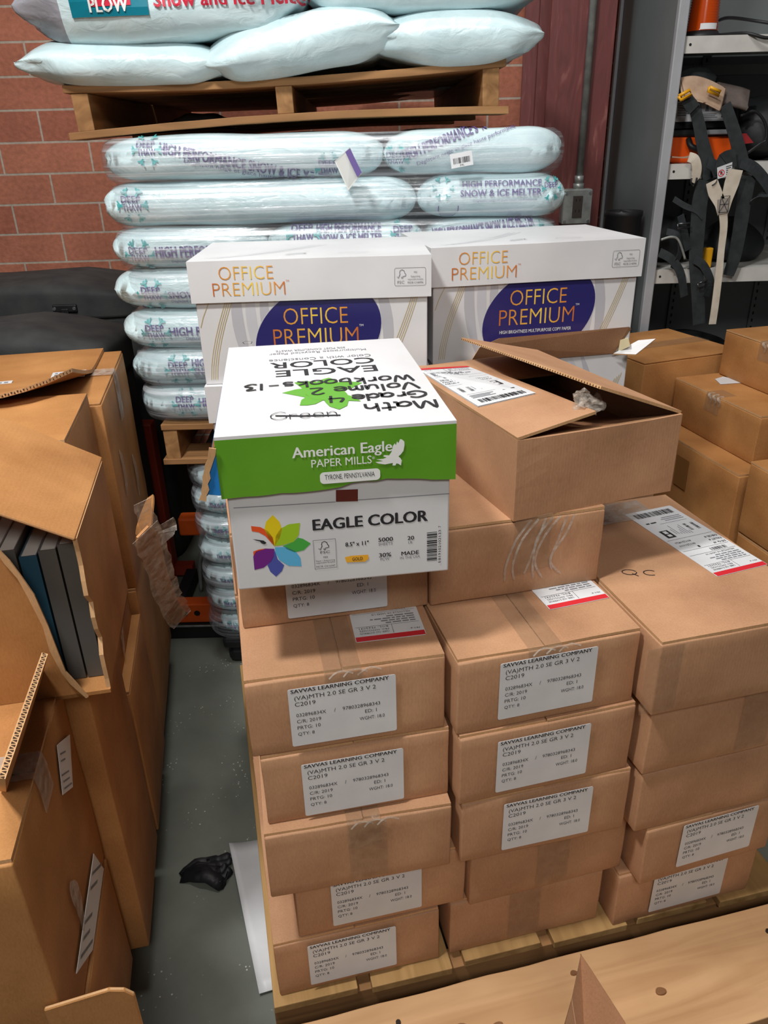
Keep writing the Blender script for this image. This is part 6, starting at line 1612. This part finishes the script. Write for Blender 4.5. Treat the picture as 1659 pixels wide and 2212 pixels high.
# harness pile and bags on the third shelf
def lump(name, label, cat, c, r, seed, mat, amp=0.3):
    bm = bmesh.new(); bmesh.ops.create_icosphere(bm, subdivisions=4, radius=1)
    for v in bm.verts: v.co = Vector((v.co.x * r[0], v.co.y * r[1], (max(v.co.z, -0.75) + 0.75) * r[2] / 1.75))
    wobble(bm, min(r) * amp, 2.2 / min(r) * 0.35, seed)
    zmin = min(v.co.z for v in bm.verts)
    for v in bm.verts: v.co.z -= zmin
    o = mk(name, bm, mat, None, True); o.location = c; tag(o, label, cat); return o
DARKC = mottled('dark_nylon_cloth', (22, 24, 26), (40, 43, 46), (14, 14, 14), 0.6, 0.4)
lump('tool_bag', 'dark nylon bag on the third cabinet shelf at the left', 'bag', (1.02, 2.86, SH[2]), (0.10, 0.12, 0.15), 3, DARKC)
lump('tool_bag', 'wide dark bag slumped on the third cabinet shelf behind the lanyard', 'bag', (1.24, 2.88, SH[2]), (0.13, 0.13, 0.13), 8, DARKC)
lump('folded_jacket', 'dark folded cloth beside the black labelled case', 'cloth', (1.30, 2.86, SH[1]), (0.12, 0.14, 0.20), 13, DARKC)
lump('tool_bag', 'dark bag on the lower cabinet shelf', 'bag', (1.20, 2.92, SH[3]), (0.16, 0.12, 0.16), 15, DARKC, 0.15)
t = thing('strap_bundle', 'tangle of dark straps and buckles on the lip of the third shelf', 'straps', (1.0110, 2.6400, 1.0880))
for P, w_ in (([(0.9600, 2.6350, 1.2760), (1.0000, 2.6350, 1.2540), (1.0400, 2.6350, 1.2390), (1.0660, 2.6350, 1.2170)], .02), ([(0.9870, 2.6300, 1.2270), (1.0070, 2.6300, 1.1770), (1.0280, 2.6300, 1.1180)], .026), ([(0.9330, 2.6250, 1.1140), (0.9750, 2.6250, 1.0910), (1.0120, 2.6250, 1.0460), (1.0360, 2.6250, 0.9690)], .03), ([(0.9490, 2.6300, 1.1780), (0.9890, 2.6300, 1.1630), (1.0040, 2.6300, 1.1120), (0.9840, 2.6300, 1.0610)], .022), ([(1.0530, 2.6280, 1.0890), (1.0880, 2.6280, 1.0660), (1.1190, 2.6280, 1.0120), (1.1110, 2.6280, 0.9670)], .03), ([(1.1560, 2.6320, 1.3800), (1.2040, 2.6320, 1.3590), (1.2560, 2.6320, 1.3100), (1.2980, 2.6320, 1.2540)], .04), ([(1.2080, 2.6320, 1.2560), (1.2340, 2.6320, 1.2760), (1.2690, 2.6320, 1.2890)], .04)):
    strap_px(P, w_, STRAP, 'webbing', t, (0.8, 0.3, 0.4))
for P in ([(0.9750, 2.6120, 1.2020), (1.0140, 2.6120, 1.2040), (1.0160, 2.6120, 1.1930), (0.9770, 2.6120, 1.1890)], [(1.0700, 2.6120, 1.0130), (1.1010, 2.6120, 1.0220), (1.0910, 2.6120, 1.0070), (1.0730, 2.6120, 1.0010)]):
    bm = bmesh.new(); Q = [Vector(p) - t.location for p in P]; tube(bm, Q + Q[:1], 0.0035, 8); mk('buckle', bm, flat('dark_steel', (90, 92, 96), 0.3, 0.8), t)
bm = bmesh.new(); tube(bm, smoothpath([Vector(p) - t.location for p in [(0.9310, 2.6200, 1.1540), (0.9630, 2.6200, 1.1620), (0.9890, 2.6200, 1.1500), (1.0190, 2.6200, 1.0910)]], 6), 0.004, 8); mk('cable', bm, GALV, t)
bm = bmesh.new(); box(bm, -0.012, 0.014, -0.012, 0.012, -0.01, 0.055); bevel(bm, 0.004, 2)
o = mk('yellow_clip', bm, YELLOW); o.location = (1.118, 2.685, SH[2] + 0.0105); tag(o, 'small yellow plastic clip on the third cabinet shelf', 'clip')
bm = rbox(-0.05, 0.05, -0.03, 0.03, 0, 0.03, 0.012, 0); o = mk('hand_tool', bm, flat('grey_rubber', (112, 108, 100), 0.6)); o.location = (1.43, 2.72, SH[2] + 0.001); tag(o, 'small grey rubber block on the third cabinet shelf', 'tool')
bm = bmesh.new(); tube(bm, smoothpath([Vector(p) for p in [(1.1610, 2.7000, 1.5110), (1.2030, 2.7000, 1.5230), (1.2420, 2.7000, 1.4900), (1.2550, 2.7000, 1.4430), (1.2360, 2.7000, 1.4280), (1.2030, 2.7000, 1.4040)]], 6), 0.0045, 8); box(bm, *[0] * 6) if False else None
o = mk('cable', bm, BLACKP); tag(o, 'thin black cable looped beside the orange case', 'cable')
bm = bmesh.new(); A = [(1.1650, 2.7150, 1.4590), (1.1950, 2.7150, 1.4610), (1.2240, 2.7150, 1.4330), (1.1830, 2.7150, 1.4290)]
slab(bm, A, 0.02, (0, -1, 0), 0); o = mk('red_pouch', bm, flat('red_fabric', (150, 30, 34), 0.6)); tag(o, 'red fabric corner beside the orange tool case', 'pouch')
# black bin beside the column
t = thing('waste_bin', 'black round bin between the red column and the cabinet', 'bin', (0.835, 2.74, 0))
bm = bmesh.new(); lathe(bm, [(0.05, 0.0), (0.056, 0.6), (0.060, 1.215), (0.063, 1.222), (0.063, 1.236), (0.058, 1.236), (0.056, 1.2), (0.05, 1.0)], 28); mk('barrel', bm, BLACKP, t)
bm = bmesh.new(); tube(bm, smoothpath([(-0.045, 0.0, 1.225), (-0.01, -0.03, 1.232), (0.03, 0.0, 1.222), (0.0, 0.04, 1.23)], 6), 0.006, 8); mk('liner_fold', bm, flat('black_film', (24, 24, 26), 0.3), t)
bm = bmesh.new(); slab(bm, [(0.002, 0.004, 0.3605), (0.30, 0.003, 0.3605), (0.30, 0.316, 0.3605), (0.002, 0.316, 0.3605)], 0.005, (0, 0, 1), 0, 1); mk('top_flap', bm, [KRAFT_OLD, KRAFT_EDGE], bD)
